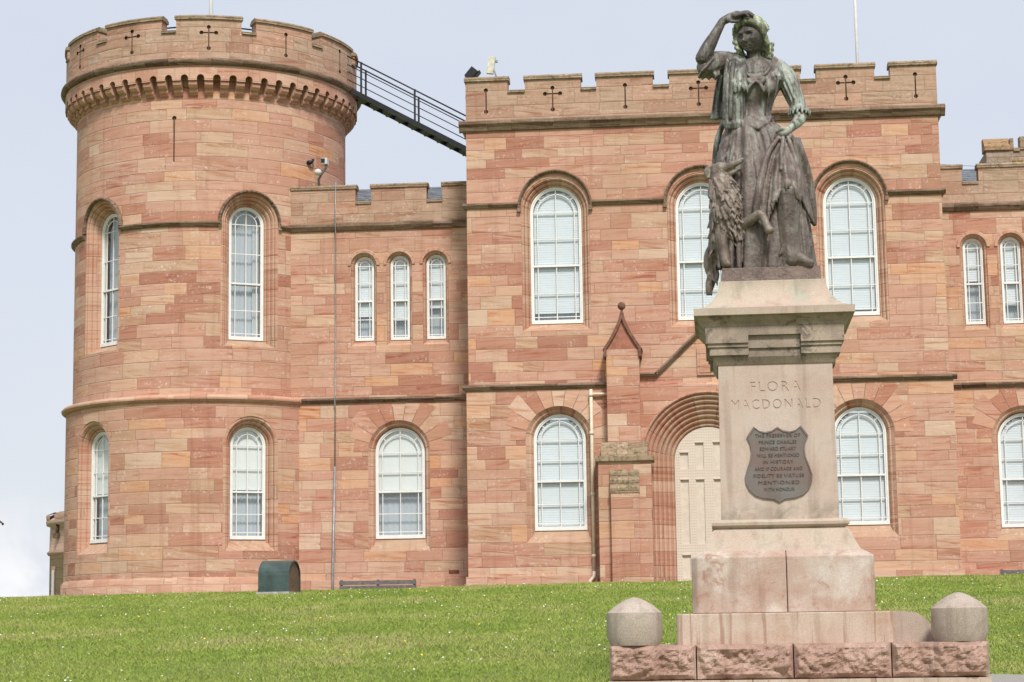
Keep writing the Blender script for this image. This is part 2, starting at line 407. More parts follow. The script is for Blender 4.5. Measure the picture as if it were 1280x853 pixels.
# ------------------------------------------------------------------ walls with openings
def arch_op(uc, hw, z0, zs, n=14):
    pts = [uc-hw*math.cos(PI*i/n) for i in range(n+1)]
    return (uc-hw, uc+hw, (lambda u: z0), (lambda u: zs+math.sqrt(max(0, hw*hw-(u-uc)**2))), pts)
def rect_op(u0, u1, z0, z1): return (u0, u1, (lambda u: z0), (lambda u: z1), [u0, u1])
def circ_op(uc, zc, r, n=6):
    pts = [uc-r*math.cos(PI*i/n) for i in range(n+1)]
    h = lambda u: math.sqrt(max(0, r*r-(u-uc)**2))
    return (uc-r, uc+r, (lambda u: zc-h(u)), (lambda u: zc+h(u)), pts)
def strips(mb, M, u0, u1, zlo, zhi, ops=(), extra=(), d=0.0, c=0.5, uo=0.0):
    fl = zlo if callable(zlo) else (lambda u: zlo); fh = zhi if callable(zhi) else (lambda u: zhi)
    us = {round(u0, 6), round(u1, 6)} | {round(q, 6) for q in extra if u0 < q < u1}
    for op in ops: us |= {round(q, 6) for q in op[4] if u0 < q < u1}
    us = sorted(us)
    for a, b in zip(us, us[1:]):
        if b-a < 1e-5: continue
        mdl = (a+b)/2; e = (b-a)*1e-3
        hs = sorted([(op[2](mdl), op[3](mdl), op) for op in ops if op[0] < mdl < op[1]], key=lambda q: q[0])
        merged = []
        for zb, zt, op in hs:
            it = [op[2](a+e), op[2](b-e), op[3](a+e), op[3](b-e)]
            if merged and zb <= merged[-1][4]:
                if zt > merged[-1][4]: merged[-1][2:5] = [it[2], it[3], zt]
            else: merged.append(it+[zt])
        lo = (fl(a+e), fl(b-e))
        segs = []
        for it in merged: segs.append((lo, (it[0], it[1]))); lo = (it[2], it[3])
        segs.append((lo, (fh(a+e), fh(b-e))))
        for (la, lb), (ha, hb) in segs:
            if (ha+hb)-(la+lb) < 1e-4: continue
            mb.poly([M(a, la, d), M(b, lb, d), M(b, hb, d), M(a, ha, d)], [(a+uo, la), (b+uo, lb), (b+uo, hb), (a+uo, ha)], c=c)
def path_pts(uc, z0, zs, hw, n=22):
    P = [(uc-hw, z0, -1, 0), (uc-hw, (z0+zs)/2, -1, 0)]
    for i in range(n+1):
        t = PI-PI*i/n; P.append((uc+hw*math.cos(t), zs+hw*math.sin(t), math.cos(t), math.sin(t)))
    return P+[(uc+hw, (z0+zs)/2, 1, 0), (uc+hw, z0, 1, 0)]
def surround(mb, M, uc, z0, zs, hw, prof, n=22, arc_only=False, closed=False, sm=False, tints=None):
    P = path_pts(uc, z0, zs, hw, n)
    if arc_only: P = P[2:-2]
    s = [0]
    for a, b in zip(P, P[1:]): s.append(s[-1]+math.hypot(a[0]-b[0], a[1]-b[1]))
    m = len(prof) if closed else len(prof)-1
    for i in range(len(P)-1):
        for j in range(m):
            (o1, d1), (o2, d2) = prof[j], prof[(j+1) % len(prof)]
            A, B = P[i], P[i+1]
            f = lambda Q, o, dd: M(Q[0]+Q[2]*o, Q[1]+Q[3]*o, dd)
            mb.poly([f(A, o1, d1), f(B, o1, d1), f(B, o2, d2), f(A, o2, d2)],
                    [(uc*3+o1+d1, s[i]), (uc*3+o1+d1, s[i+1]), (uc*3+o2+d2, s[i+1]), (uc*3+o2+d2, s[i])], sm=sm)
    if closed:
        for Q, r in ((P[0], False), (P[-1], True)):
            pts = [M(Q[0]+Q[2]*o, Q[1]+Q[3]*o, dd) for o, dd in prof]
            mb.poly(pts[::-1] if r else pts, [(o, dd) for o, dd in prof])
def roll(o0, o1, d0, d1, k=5, bulge=.03):
    """quarter-ish roll between two profile points"""
    out = []
    for i in range(k+1):
        t = i/k; out.append((o0+(o1-o0)*t, d0+(d1-d0)*t - bulge*math.sin(PI*t)))
    return out
def mbar(mb, M, u0, u1, z0, z1, d0, d1):
    mb.poly([M(u0,z0,d0),M(u1,z0,d0),M(u1,z1,d0),M(u0,z1,d0)])
    mb.poly([M(u0,z1,d0),M(u1,z1,d0),M(u1,z1,d1),M(u0,z1,d1)])
    mb.poly([M(u0,z0,d1),M(u1,z0,d1),M(u1,z0,d0),M(u0,z0,d0)])
    mb.poly([M(u0,z0,d1),M(u0,z0,d0),M(u0,z1,d0),M(u0,z1,d1)])
    mb.poly([M(u1,z0,d0),M(u1,z0,d1),M(u1,z1,d1),M(u1,z1,d0)])

def window(parent, M, uc, z0, zt, hw, d, style='venetian', drop=1.0, narrow=False):
    """sash window: frame (part) > glazing bars, meeting rail, pane, blind"""
    zs = zt-hw; ft = .075 if not narrow else .062
    f = MB()
    surround(f, M, uc, z0, zs, hw, [(0, d), (-ft*.55, d), (-ft*.55, d+.02), (-ft, d+.02), (-ft, d+.09)])
    mbar(f, M, uc-hw+.002, uc+hw-.002, z0-.002, z0+ft*1.25, d-.012, d+.09)
    win = f.build('window', M_WHITE, parent)
    zi = z0+ft*1.25; iw = hw-ft
    H = zt-z0; zm = z0+H*(.425 if not narrow else .475)
    bw = .020; bd0, bd1 = d+.028, d+.06
    b = MB()
    mg = (.105 if not narrow else .06); vi = iw-mg
    def vbar(u, za, zb): mbar(b, M, u-bw/2, u+bw/2, za, zb, bd0, bd1)
    def hbar(z, w=iw): mbar(b, M, uc-w, uc+w, z-bw/2, z+bw/2, bd0+.003, bd1)
    top = lambda x: zs+math.sqrt(max(0, iw*iw-x*x))
    if not narrow: vbar(uc, zi, top(0)-.01)
    else:
        vbar(uc-vi*.0, zi, top(0)-.01) if hw > .32 else None
    for sgn in (-1, 1): vbar(uc+sgn*vi, zi, zs)
    surround(b, M, uc, zs, zs, vi, [(-bw/2, bd1), (-bw/2, bd0), (bw/2, bd0), (bw/2, bd1)], arc_only=True, n=18)
    for sgn in (-1, 1):   # short radial bars in the arch
        for ang in (40,):
            t = math.radians(ang if sgn > 0 else 180-ang)
            p = lambda r, dd, o: M(uc+r*math.cos(t)-o*math.sin(t), zs+r*math.sin(t)+o*math.cos(t), dd)
            b.poly([p(vi, bd0, -bw/2), p(iw+.005, bd0, -bw/2), p(iw+.005, bd0, bw/2), p(vi, bd0, bw/2)])
    hbar(zs+.0); hbar((zs+zm)/2); hbar((zm+z0)/2+.03); hbar(zi+mg*.75)
    b.build('glazing_bars', M_WHITE, win)
    r = MB(); mbar(r, M, uc-iw-.01, uc+iw+.01, zm-.035, zm+.012, d+.008, d+.08); r.build('meeting_rail', M_WHITE, win)
    r = MB(); mbar(r, M, uc-iw-.005, uc+iw+.005, zm-.062, zm-.035, d+.03, d+.08); r.build('sash_shadow_strip', M_SASHSHADE, win)  # grey strip stands in for the shade below the meeting rail
    p = MB(); strips(p, M, uc-iw-.01, uc+iw+.01, zi-.01, zt, [], d=d+.052,
                     extra=[uc+(iw+.01)*math.cos(PI*k/16) for k in range(1, 16)]) if False else None
    p = MB()
    n = 18; q = [(uc-iw-.012, zi-.01), (uc+iw+.012, zi-.01)] + [(uc+(iw+.012)*math.cos(PI*k/n), zs+(iw+.012)*math.sin(PI*k/n)) for k in range(n+1)]
    p.poly([M(a, c, d+.05) for a, c in q]); p.build('pane', M_GLASS, win)
    def chord(z): return iw if z <= zs else math.sqrt(max(0, iw*iw-(z-zs)**2))
    bl = MB(); zb = z0+H*(1-drop)
    if style == 'venetian':
        k = int((zt-zb)/.06)
        for i in range(k):
            za = zt-.02-.06*(i+1); zc = za+.0645
            w = chord(zc)-.01
            if w > .05: bl.poly([M(uc-w, za, d+.11), M(uc+w, za, d+.11), M(uc+w, zc, d+.117), M(uc-w, zc, d+.117)])
        bl.build('venetian_blind', M_BLIND, win)
    elif style == 'roller':
        for i in range(16):
            za, zc = zb+(zt-zb)*i/16, zb+(zt-zb)*(i+1)/16
            w0, w1 = chord(za)+.01, chord(zc)+.01
            bl.poly([M(uc-w0, za, d+.12), M(uc+w0, za, d+.12), M(uc+w1, zc, d+.12), M(uc-w1, zc, d+.12)])
        bl.build('roller_blind', M_ROLLER, win)
    if drop < .99 or style == 'backed':
        nb = MB()
        K = 26
        for i in range(K):
            a, c = uc-(iw+.02)+2*(iw+.02)*i/K, uc-(iw+.02)+2*(iw+.02)*(i+1)/K
            w0, w1 = .007*math.sin(i*1.9), .007*math.sin((i+1)*1.9)
            nb.poly([M(a, z0, d+.24+w0), M(c, z0, d+.24+w1), M(c, zs+chord_top(c-uc, iw), d+.24+w1), M(a, zs+chord_top(a-uc, iw), d+.24+w0)], sm=True)
        nb.build('pane_backing', M_SKYBACK, win)  # added sheet; its grey-blue gives the panes their reflected-sky tone
    if style == 'backed':
        cu = MB(); K = 8
        for i in range(K):
            a = uc+iw*(.55+.45*i/K); c = uc+iw*(.55+.45*(i+1)/K)
            w0, w1 = .03*math.sin(i*2.4), .03*math.sin((i+1)*2.4)
            cu.poly([M(a, z0, d+.17+w0), M(c, z0, d+.17+w1), M(c, zs, d+.17+w1), M(a, zs, d+.17+w0)], sm=True)
        cu.build('curtain', M_CURTAIN, win)
    return win
def chord_top(x, iw): return math.sqrt(max(0, iw*iw-x*x))

def sill(mb, M, uc, z0, w, h, d, c=.5, lip=.0):
    mb.poly([M(uc-w, z0-h, 0-lip), M(uc+w, z0-h, 0-lip), M(uc+w*.80, z0+.004, d+.03), M(uc-w*.80, z0+.004, d+.03)], c=c)
    for s in (-1, 1):
        q = [M(uc+s*w, z0-h, 0-lip), M(uc+s*w, z0+.004, d+.03), M(uc+s*w*.80, z0+.004, d+.03)]
        mb.poly(q if s > 0 else q[::-1], c=c)

def plane_map(Y):     # wall facing -Y
    return lambda u, z, d: (u, Y+d, z)

def voussoirs(mb, M, uc, zs, r0, r1s, zmax=1e9, n=9, seed=1, d=-.006):
    rr = random.Random(seed)
    R1 = min(r1s)-.02; arc = [PI*k/24 for k in range(25)]
    for a, b in zip(arc, arc[1:]):
        q = [(uc+r*math.cos(t), min(zs+r*math.sin(t), zmax-.02)) for r, t in ((r0, a), (R1, a), (R1, b), (r0, b))]
        mb.poly([M(u, z, d*.4) for u, z in q][::-1], mi=1)
    for k in range(n):
        a0, a1 = PI*k/n, PI*(k+1)/n; c = rr.random()
        rad = r1s[k % len(r1s)]
        g = .007
        pts = []
        for t in np.linspace(a1-g/r0, a0+g/r0, 4): pts.append((uc+r0*math.cos(t), zs+r0*math.sin(t)))
        for t in (a0+g/rad, a1-g/rad):
            x, z = uc+rad*math.cos(t), zs+rad*math.sin(t)
            if z > zmax: f = (zmax-zs)/(z-zs); x, z = uc+(x-uc)*f, zmax
            pts.append((x, z))
        if abs((a0+a1)/2-PI/2) < 1.0 and zmax < 1e8:
            pass
        pts = pts[::-1]
        mb.poly([M(u, z, d) for u, z in pts], [(u, z) for u, z in pts], c=c)
        m_ = len(pts)
        for i in range(m_):
            a, b2 = pts[i], pts[(i+1) % m_]
            mb.poly([M(a[0], a[1], d), M(a[0], a[1], .01), M(b2[0], b2[1], .01), M(b2[0], b2[1], d)], c=c)

def crenel_segments(u0, u1, merlons, zc, zm):
    segs = []; x = u0
    for a, b in merlons:
        if a > x: segs.append((x, a, zc))
        segs.append((a, b, zm)); x = b
    if x < u1: segs.append((x, u1, zc))
    return segs
def parapet(parent, M, u0, u1, zlo, segs, th, ops, mat, sub=None, uo=0.0, cope=M_COPE, ct=.13, ov=.05):
    def zt(u):
        for a, b, z in segs:
            if a <= u <= b: return z
        return segs[-1][2]
    ex = [q for a, b, z in segs for q in (a, b)]
    if sub: ex += list(np.arange(u0, u1, sub))
    w = MB()
    strips(w, M, u0, u1, zlo, zt, ops, extra=ex, uo=uo)
    Mb = lambda u, z, d: M(u, z, th)
    bk = MB(); strips(w, lambda u, z, d: M(u, z, th), u1, u0, zlo, zt, [], extra=ex) if False else None
    us = sorted(set([round(q, 5) for q in ex if u0 <= q <= u1]+[u0, u1]))
    for a, b in zip(us, us[1:]):
        z = zt((a+b)/2)
        w.poly([M(b, zlo, th), M(a, zlo, th), M(a, z, th), M(b, z, th)], [(b, zlo), (a, zlo), (a, z), (b, z)])
        w.poly([M(a, z, 0), M(b, z, 0), M(b, z, th), M(a, z, th)], [(a, 0), (b, 0), (b, th), (a, th)])
    for (a, b, z), (a2, b2, z2) in zip(segs, segs[1:]):
        p = [M(b, z, 0), M(b, z, th), M(b, z2, th), M(b, z2, 0)]
        w.poly(p, [(0, z), (th, z), (th, z2), (0, z2)])
    for u, s in ((u0, 0), (u1, -1)):
        z = segs[s][2]; p = [M(u, zlo, th), M(u, zlo, 0), M(u, z, 0), M(u, z, th)]
        w.poly(p if s == 0 else p[::-1], [(0, zlo), (th, zlo), (th, z), (0, z)])
    pw = w.build('parapet', mat, parent)
    zmx = max(z for _, _, z in segs)
    for a, b, z in segs:
        c = MB()
        hi = z > zmx-.01
        e = .035 if hi else -.002
        t = ct if hi else ct*.7
        n = max(1, int((b-a)/sub)) if sub else 1
        c.prism([(-ov, z+.002), (-ov, z+t*.62), (.03, z+t), (th*.8, z+t), (th+ov, z+t*.6), (th+ov, z+.002)], M, a-e, b+e, n=n)
        c.build('coping' if hi else 'crenel_sill', cope, pw)
    return pw
def slit_ops(uc, zt, zb, cross=False, arm=.19):
    r = .054; ops = [rect_op(uc-.017, uc+.017, zb, zt), circ_op(uc, zt, r), circ_op(uc, zb, r)]
    if cross:
        zc = zt-.15
        ops += [rect_op(uc-arm, uc+arm, zc-.017, zc+.017), circ_op(uc-arm, zc, r), circ_op(uc+arm, zc, r)]
    return ops
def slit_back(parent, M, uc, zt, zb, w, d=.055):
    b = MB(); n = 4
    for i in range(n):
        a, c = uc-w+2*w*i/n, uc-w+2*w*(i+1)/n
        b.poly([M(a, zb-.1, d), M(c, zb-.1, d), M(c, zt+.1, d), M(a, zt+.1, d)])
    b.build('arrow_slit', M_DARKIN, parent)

def string_prof(z, p=.11, h=.14):   # profile (depth, z), projecting p
    return [(0.02, z), (-p*.35, z), (-p*.7, z+h*.35), (-p, z+h*.55), (-p, z+h*.8), (-p*.4, z+h), (0.02, z+h)]
HOOD = lambda o, p=.11, w=.085: [(o, .02), (o, -p*.4), (o+w*.25, -p*.75), (o+w*.5, -p), (o+w*.85, -p), (o+w, -p*.35), (o+w, .02)]

# ------------------------------------------------------------------ gatehouse block
GX0, GX1, GY = -5.53, 6.24, 50.0
GB = .45
gate = thing('gatehouse', (.35, 50.0, .6), 'big square red sandstone gatehouse block behind the statue, with arched door and tall blinds', 'castle building')
Mg = plane_map(GY); Ml = plane_map(GY-.08)
up_c = (-3.31, .34, 4.0); lo_c = (-3.30, 4.03)
ZS_UP = 10.53; HW = .645; ZS_LO = 4.77
# upper wall
w = MB()
strips(w, Mg, GX0, GX1, 6.0, 12.75, [arch_op(c, HW+.21, 7.70-.2, ZS_UP) for c in up_c])
w.box(GX0, GX1, GY, GY+7.5, 6.1, 12.75, skip='ftd')
w.build('wall', M_ASH, gate)
# lower wall (slightly proud)
w = MB()
DC, DZ, DR = .35, 4.2, 1.62
strips(w, Ml, GX0-.05, GX1+.07, GB, 6.05, [arch_op(c, HW+.18, 2.55-.3, ZS_LO) for c in lo_c] + [arch_op(DC, DR, GB, DZ)])
w.box(GX0-.05, GX1+.07, GY-.08, GY+7.5, GB, 6.05, skip='ftd')
w.prism([(0, 6.05), (.09, 6.12), (.09, 6.05)], Ml, GX0-.05, GX1+.07)
w.build('lower_wall', M_ASH, gate)
w = MB(); w.box(GX0+.02, GX1-.02, GY+.4, GY+7.4, 12.5, 12.56); w.build('roof', M_LEAD, gate)
# plinth course
for a, b in ((GX0-.1, -2.42), (3.1, GX1+.12)): w = MB(); w.box(a, b, GY-.14, GY-.075, GB, 1.44); w.build('plinth_course', M_TRIM, gate)
# string courses
def piece(name, mat, par, prof, M, a, b):
    q = MB(); q.prism(prof, M, a, b); return q.build(name, mat, par)
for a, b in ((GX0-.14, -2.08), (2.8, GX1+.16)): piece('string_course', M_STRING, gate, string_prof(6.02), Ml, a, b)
hood_r = HW+.21+.085
xs = [GX0-.1]+[q for c in up_c for q in (c-hood_r+.02, c+hood_r-.02)]+[GX1+.1]
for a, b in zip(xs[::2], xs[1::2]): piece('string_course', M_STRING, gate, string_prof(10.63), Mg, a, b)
Msl = lambda u, z, d: (GX0+d, u, z); Msr = lambda u, z, d: (GX1-d, u, z)
for zz, off in ((6.02, .05), (10.63, 0)):
    piece('string_course', M_STRING, gate, string_prof(zz), lambda u, z, d: (GX0-off+d, u, z), GY+.0, GY+7); piece('string_course', M_STRING, gate, string_prof(zz), lambda u, z, d: (GX1+off-d, u, z), GY+.0, GY+7)
for i, c in enumerate(up_c):
    h = MB(); surround(h, Mg, c, ZS_UP+.1, ZS_UP+.1, HW+.21, HOOD(0), arc_only=True, closed=True)
    for s in (-1, 1):
        u = c+s*(HW+.21); a, b = (u, u+.085) if s > 0 else (u-.085, u)
        h.box(a, b, GY-.1, GY+.02, ZS_UP-.02, ZS_UP+.1)
    h.build('hood_mould', M_STRING, gate)
    s_ = MB()
    pr = [(0, .26)]+roll(0, .045, .24, .19, 4, .03)+[(.05, .21)]+roll(.055, .13, .17, .10, 5, .035)+[(.135, .115)]+roll(.14, .20, .06, .02, 4, .03)+[(.21, .0)]
    surround(s_, Mg, c, 7.5, ZS_UP, HW, pr, sm=False); s_.build('window_surround', M_TRIM, gate)
    s_ = MB(); sill(s_, Mg, c, 7.70, HW+.21, .2, .25, c=.3+.2*i); s_.build('window_sill', M_SILL, gate)
    window(gate, Mg, c, 7.70, 11.175, HW, .24, 'venetian', drop=(.93, .98, .965)[i])
for i, c in enumerate(lo_c):
    s_ = MB(); pr = [(0, .24), (.03, .20)]+roll(.035, .09, .17, .10, 4, .025)+[(.10, .10), (.18, .0)]
    surround(s_, Ml, c, 2.25, ZS_LO, HW, pr); s_.build('window_surround', M_TRIM, gate)
    s_ = MB(); sill(s_, Ml, c, 2.55, HW+.18, .3, .23, c=.25+.4*i); s_.build('window_sill', M_SILL, gate)
    window(gate, Ml, c, 2.55, 5.415, HW, .22, 'venetian', drop=.99)
    v = MB(); voussoirs(v, Ml, c, ZS_LO, HW+.183, [1.22, 1.42, 1.30, 1.5, 1.38], zmax=6.0, n=11, seed=3+i); v.build('voussoir', [M_VOU, M_JOINT], gate)
# cornice + parapet
cw = MB(); cp = [(0.02, 12.60), (-.06, 12.63), (-.11, 12.72), (-.17, 12.78), (-.17, 12.85), (-.05, 12.90), (.02, 12.92)]
cw.prism(cp, Mg, GX0-.17, GX1+.17)
cw.prism(cp, Msl, GY-.02, GY+7); cw.prism(cp, Msr, GY-.02, GY+7)
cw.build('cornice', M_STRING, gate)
mer = [(GX0, -4.46), (-4.02, -2.61), (-2.21, -.79), (-.38, 1.08), (1.49, 2.89), (3.29, 4.72), (5.11, GX1)]
ops = []; sl = []
for k, (u, cr) in enumerate(((-5.01, 0), (-3.32, 1), (-1.49, 0), (.35, 1), (2.17, 0), (4.01, 1), (5.72, 0))):
    ops += slit_ops(u, 13.69, 13.13, cr); sl.append((u, cr))
parapet(gate, Mg, GX0, GX1, 12.85, crenel_segments(GX0, GX1, mer, 13.60, 13.92), .38, ops, M_PAR)
for u, cr in sl: slit_back(gate, Mg, u, 13.69, 13.13, .28 if cr else .1)
for Mx, s in ((lambda u, z, d: (GX0+d, 2*GY+7.9-u, z), 0), (lambda u, z, d: (GX1-d, u, z), 1)):
    ms = [(GY+.5+1.85*k, GY+1.9+1.85*k) for k in range(4)]
    parapet(gate, Mx, GY+.385, GY+7.5, 12.85, crenel_segments(GY+.385, GY+7.5, ms, 13.60, 13.92), .38, [], M_PAR)
# doorway: deep moulded arch
dw = MB(); pr = [(0, .55)]
rr_ = DR-.84
for k in range(7):
    o0, o1 = .0+rr_*k/7, rr_*(k+1)/7; d0, d1 = .55-.55*k/7, .55-.55*(k+1)/7
    pr += [(o0+.006, d0-.02)]+roll(o0+.014, o1-.02, d0-.035, d1+.03, 4, .035)+[(o1-.006, d1+.035)]
pr += [(rr_, 0)]
surround(dw, Ml, DC, GB, DZ, .84, pr, n=28); dw.build('door_surround', M_TRIM, gate)
h = MB(); surround(h, Ml, DC, DZ-.35, DZ, DR, HOOD(0, .06, .06), closed=True, n=28); h.build('hood_mould', M_TRIM, gate)
dr = MB()
def dtop(u): return DZ+math.sqrt(max(0, .84**2-(u-DC)**2))
panels = []
for cx_ in (-.60, -.22, .22, .60):
    panels += [(DC+cx_-.1, DC+cx_+.1, 1.35, 1.9), (DC+cx_-.1, DC+cx_+.1, 2.18, 3.75), (DC+cx_-.1, DC+cx_+.1, 4.02, 4.42 if abs(cx_) > .4 else 4.66)]
strips(dr, Ml, DC-.84, DC+.84, GB, dtop, [rect_op(*p) for p in panels], extra=[DC-.84*math.cos(PI*k/20) for k in range(20)], d=.505)
door = dr.build('door', M_DOOR, gate)
pn = MB()
for a, b, z0, z1 in panels:
    pn.poly([Ml(a, z0, .54), Ml(b, z0, .54), Ml(b, z1, .54), Ml(a, z1, .54)])
    for q in ([(a, z0), (a, z1)], [(a, z1), (b, z1)], [(b, z1), (b, z0)], [(b, z0), (a, z0)]):
        pn.poly([Ml(q[0][0], q[0][1], .505), Ml(q[0][0], q[0][1], .54), Ml(q[1][0], q[1][1], .54), Ml(q[1][0], q[1][1], .505)])
    pn.box(a-.01, b+.01, GY-.08+.48, GY-.08+.512, z1, z1+.025)
pn.build('door_panel', M_DOORP, door)
# gable over the door
gb = MB()
def slope_bar(mb, x0, z0, x1, z1, t, p):
    L = math.hypot(x1-x0, z1-z0); nx, nz = -(z1-z0)/L*t, (x1-x0)/L*t
    M2 = lambda u, z, d: (x0+(x1-x0)*u/L+nx*z/t, GY-.0+d, z0+(z1-z0)*u/L+nz*z/t)
    mb.prism([(0.02, 0), (-p*.5, 0), (-p, t*.5), (-p, t*.85), (-p*.3, t), (.02, t)], M2, 0, L)
slope_bar(gb, -1.34, 6.27, -.84, 6.27, .11, .15); slope_bar(gb, -.86, 6.27, DC, 7.42, .11, .15)
slope_bar(gb, DC, 7.42, 1.56, 6.27, .11, .15); slope_bar(gb, 1.54, 6.27, 2.04, 6.27, .11, .15)
gb.build('gable_mould', M_STRING, gate)
pnl = MB(); pnl.box(.13, .57, GY-.05, GY, 6.28, 6.95); pnl.box(.19, .51, GY-.065, GY-.05, 6.34, 6.89); pnl.build('carved_panel', M_TRIM, gate)
# flanking buttresses
def buttress(cx):
    B = MB()
    yb, yu = 49.15, 49.45
    B.box(cx-.64, cx+.64, yb, GY-.08, GB, 4.14)
    B.box(cx-.40, cx+.40, yu, GY, 4.52, 6.90)
    B.build('buttress', M_ASH, gate)
    m_ = MB(); m_.box(cx-.335, cx+.335, yb-.22, yb-.002, GB, 3.36); m_.build('buttress_pier', M_ASH, gate)
    s = MB()
    for k in range(3):     # three stepped weathering courses
        z0 = 3.36+.19*k; y0 = yb-.24+.075*k
        s.prism([(0, z0), (0, z0+.12), (.075, z0+.19), (.30, z0+.19), (.30, z0)], lambda u, z, d: (u, y0+min(d, yb-y0-.004), z), cx-.35, cx+.35)
    s.build('weathering', M_COPE, gate)
    s = MB()
    s.box(cx-.71, cx+.71, yb-.07, GY-.09, 4.14, 4.26)
    s.prism([(0, 4.26), (.30, 4.62), (.7, 4.62), (.7, 4.26)], lambda u, z, d: (u, yb-.03+d, z), cx-.56, cx+.56)
    s.build('coping', M_COPE, gate)
    # gablet: ogee sided front with raised dark edge
    prof = []
    for i in range(13):
        t = i/12; x = .44*(1-t)**1.45+.015; z = 6.90+.90*t
        prof.append((x, z))
    G = MB(); f = [(cx+x, z) for x, z in prof]+[(cx-x, z) for x, z in prof[::-1]]
    G.poly([(x, yu-.0, z) for x, z in f][::1])
    for (a, b) in zip(f, f[1:]): G.poly([(a[0], yu, a[1]), (a[0], GY, a[1]), (b[0], GY, b[1]), (b[0], yu, b[1])])
    G.build('gablet', M_GABL, gate)
    E_ = MB()
    for s_ in (-1, 1):
        for (a, b) in zip(prof, prof[1:]):
            xa, xb = cx+s_*a[0], cx+s_*b[0]; ia, ib = cx+s_*max(.0, a[0]-.05), cx+s_*max(0, b[0]-.05)
            oa, ob = cx+s_*(a[0]+.03), cx+s_*(b[0]+.03)
            y = yu-.07
            E_.poly([(oa, y, a[1]), (ia, y, a[1]), (ib, y, b[1]), (ob, y, b[1])])
            E_.poly([(oa, GY, a[1]), (oa, y, a[1]), (ob, y, b[1]), (ob, GY, b[1])])
            E_.poly([(ia, y, a[1]), (ia, yu+.01, a[1]), (ib, yu+.01, b[1]), (ib, y, b[1])])
        xo = cx+s_*.46
        E_.box(min(xo, xo-s_*.07), max(xo, xo-s_*.07), yu-.07, GY, 6.72, 6.91)
    E_.ball((cx, yu+.05, 7.98), .10); E_.tube([(cx, yu+.05, 7.72), (cx, yu+.05, 7.9)], [.035, .03])
    E_.build('gablet_coping', plain('sooty_red_coping', (.20, .10, .07), .9, var=.35), gate)
buttress(-1.68); buttress(2.38)
# drainpipe
dp = MB()
y = GY-.17
dp.tube([(-2.02, y+.02, 5.86), (-2.47, y, 5.86)], .035); dp.tube([(-2.49, y, 5.98), (-2.49, y, 4.4), (-2.49, y-.01, 1.5)], .042)
dp.tube([(-2.49, y-.01, 1.52), (-2.50, y-.03, 1.40), (-2.59, y-.05, 1.30), (-2.60, y-.06, .75)], .045)
for z in (5.84, 4.9, 3.4, 1.9): dp.tube([(-2.49, y, z-.035), (-2.49, y, z+.035)], .058)
dp.build('drainpipe', M_CREAM, gate)
vb = MB()

# ------------------------------------------------------------------ low wings
WY = 52.15
Mw = plane_map(WY)
def wing(label, x0, x1, narrow_c, low_c, mer, low_style, drop, styles, vent=None, endx=None):
    t = thing('castle_wing', ((x0+x1)/2, WY, .6), label, 'castle building', 'low wings beside the gatehouse')
    zc_n = 9.68
    w = MB()
    strips(w, Mw, x0, x1, GB, 10.7, [arch_op(c, .25+.09, 7.70-.16, zc_n) for c in narrow_c]+[arch_op(c, HW+.16, 2.53-.33, ZS_LO) for c in low_c])
    w.box(x0, x1, WY+.001, WY+4.2, GB, 11.3, skip='ftd')
    w.build('wall', M_ASH, t)
    s = MB(); s.prism(string_prof(6.05), Mw, x0, x1); s.build('string_course', M_STRING, t)
    s = MB(); s.prism([(0.02, 10.60), (-.05, 10.62), (-.12, 10.72), (-.12, 10.78), (-.03, 10.84), (.02, 10.84)], Mw, x0, x1); s.build('cornice', M_STRING, t)
    parapet(t, Mw, x0, x1, 10.75, crenel_segments(x0, x1, mer, 11.32, 11.74), .34, [], M_PAR, ct=.12, ov=.035)
    for c in narrow_c:
        q = MB(); pr = [(0, .17), (.02, .13)]+roll(.02, .055, .11, .05, 4, .02)+[(.06, .05), (.09, 0), (.09, -.001)]
        surround(q, Mw, c, 7.54, zc_n, .25, pr); 
        surround(q, Mw, c, zc_n-.0, zc_n, .34, [(0, 0), (.0, -.03), (.07, -.03), (.085, 0)], arc_only=True)
        q.build('window_surround', M_TRIM, t)
        q = MB(); sill(q, Mw, c, 7.70, .34, .16, .16, c=.4); q.build('window_sill', M_SILL, t)
    for c, st in zip(narrow_c, styles): window(t, Mw, c, 7.70, 9.93, .25, .15, st[0], st[1], narrow=True)
    for i, c in enumerate(low_c):
        q = MB(); pr = [(0, .22), (.02, .18)]+roll(.025, .08, .15, .08, 4, .025)+[(.09, .08), (.16, .0)]
        surround(q, Mw, c, 2.2, ZS_LO, HW, pr); q.build('window_surround', M_TRIM, t)
        q = MB(); sill(q, Mw, c, 2.53, HW+.2, .33, .21, c=.1); q.build('window_sill', M_SILL, t)
        window(t, Mw, c, 2.53, 5.40, HW, .2, low_style, drop)
        v = MB(); voussoirs(v, Mw, c, ZS_LO, HW+.163, [1.2, 1.45, 1.28, 1.5, 1.35], zmax=6.03, n=11, seed=11+i); v.build('voussoir', [M_VOU, M_JOINT], t)
    r = MB()     # slate roof behind the parapet, in overlapping courses
    for k in range(10):
        y0, y1 = WY+.42+.22*k, WY+.42+.22*(k+1)+.03; z0, z1 = 11.30+.101*k, 11.30+.101*(k+1)+.003
        r.poly([(x0, y0, z0+.02), (x1, y0, z0+.02), (x1, y1, z1), (x0, y1, z1)]); r.poly([(x0, y0, z0-.01), (x1, y0, z0-.01), (x1, y0, z0+.02), (x0, y0, z0+.02)])
    r.build('roof', M_SLATE, t)
    pl = MB(); pl.box(x0, x1, WY-.07, WY, GB, 1.48); pl.build('plinth_course', M_TRIM, t)
    if vent:
        q = MB(); q.box(vent-.13, vent+.13, WY-.012, WY+.05, 1.60, 1.69); q.build('air_vent', M_VENT, t)
    return t
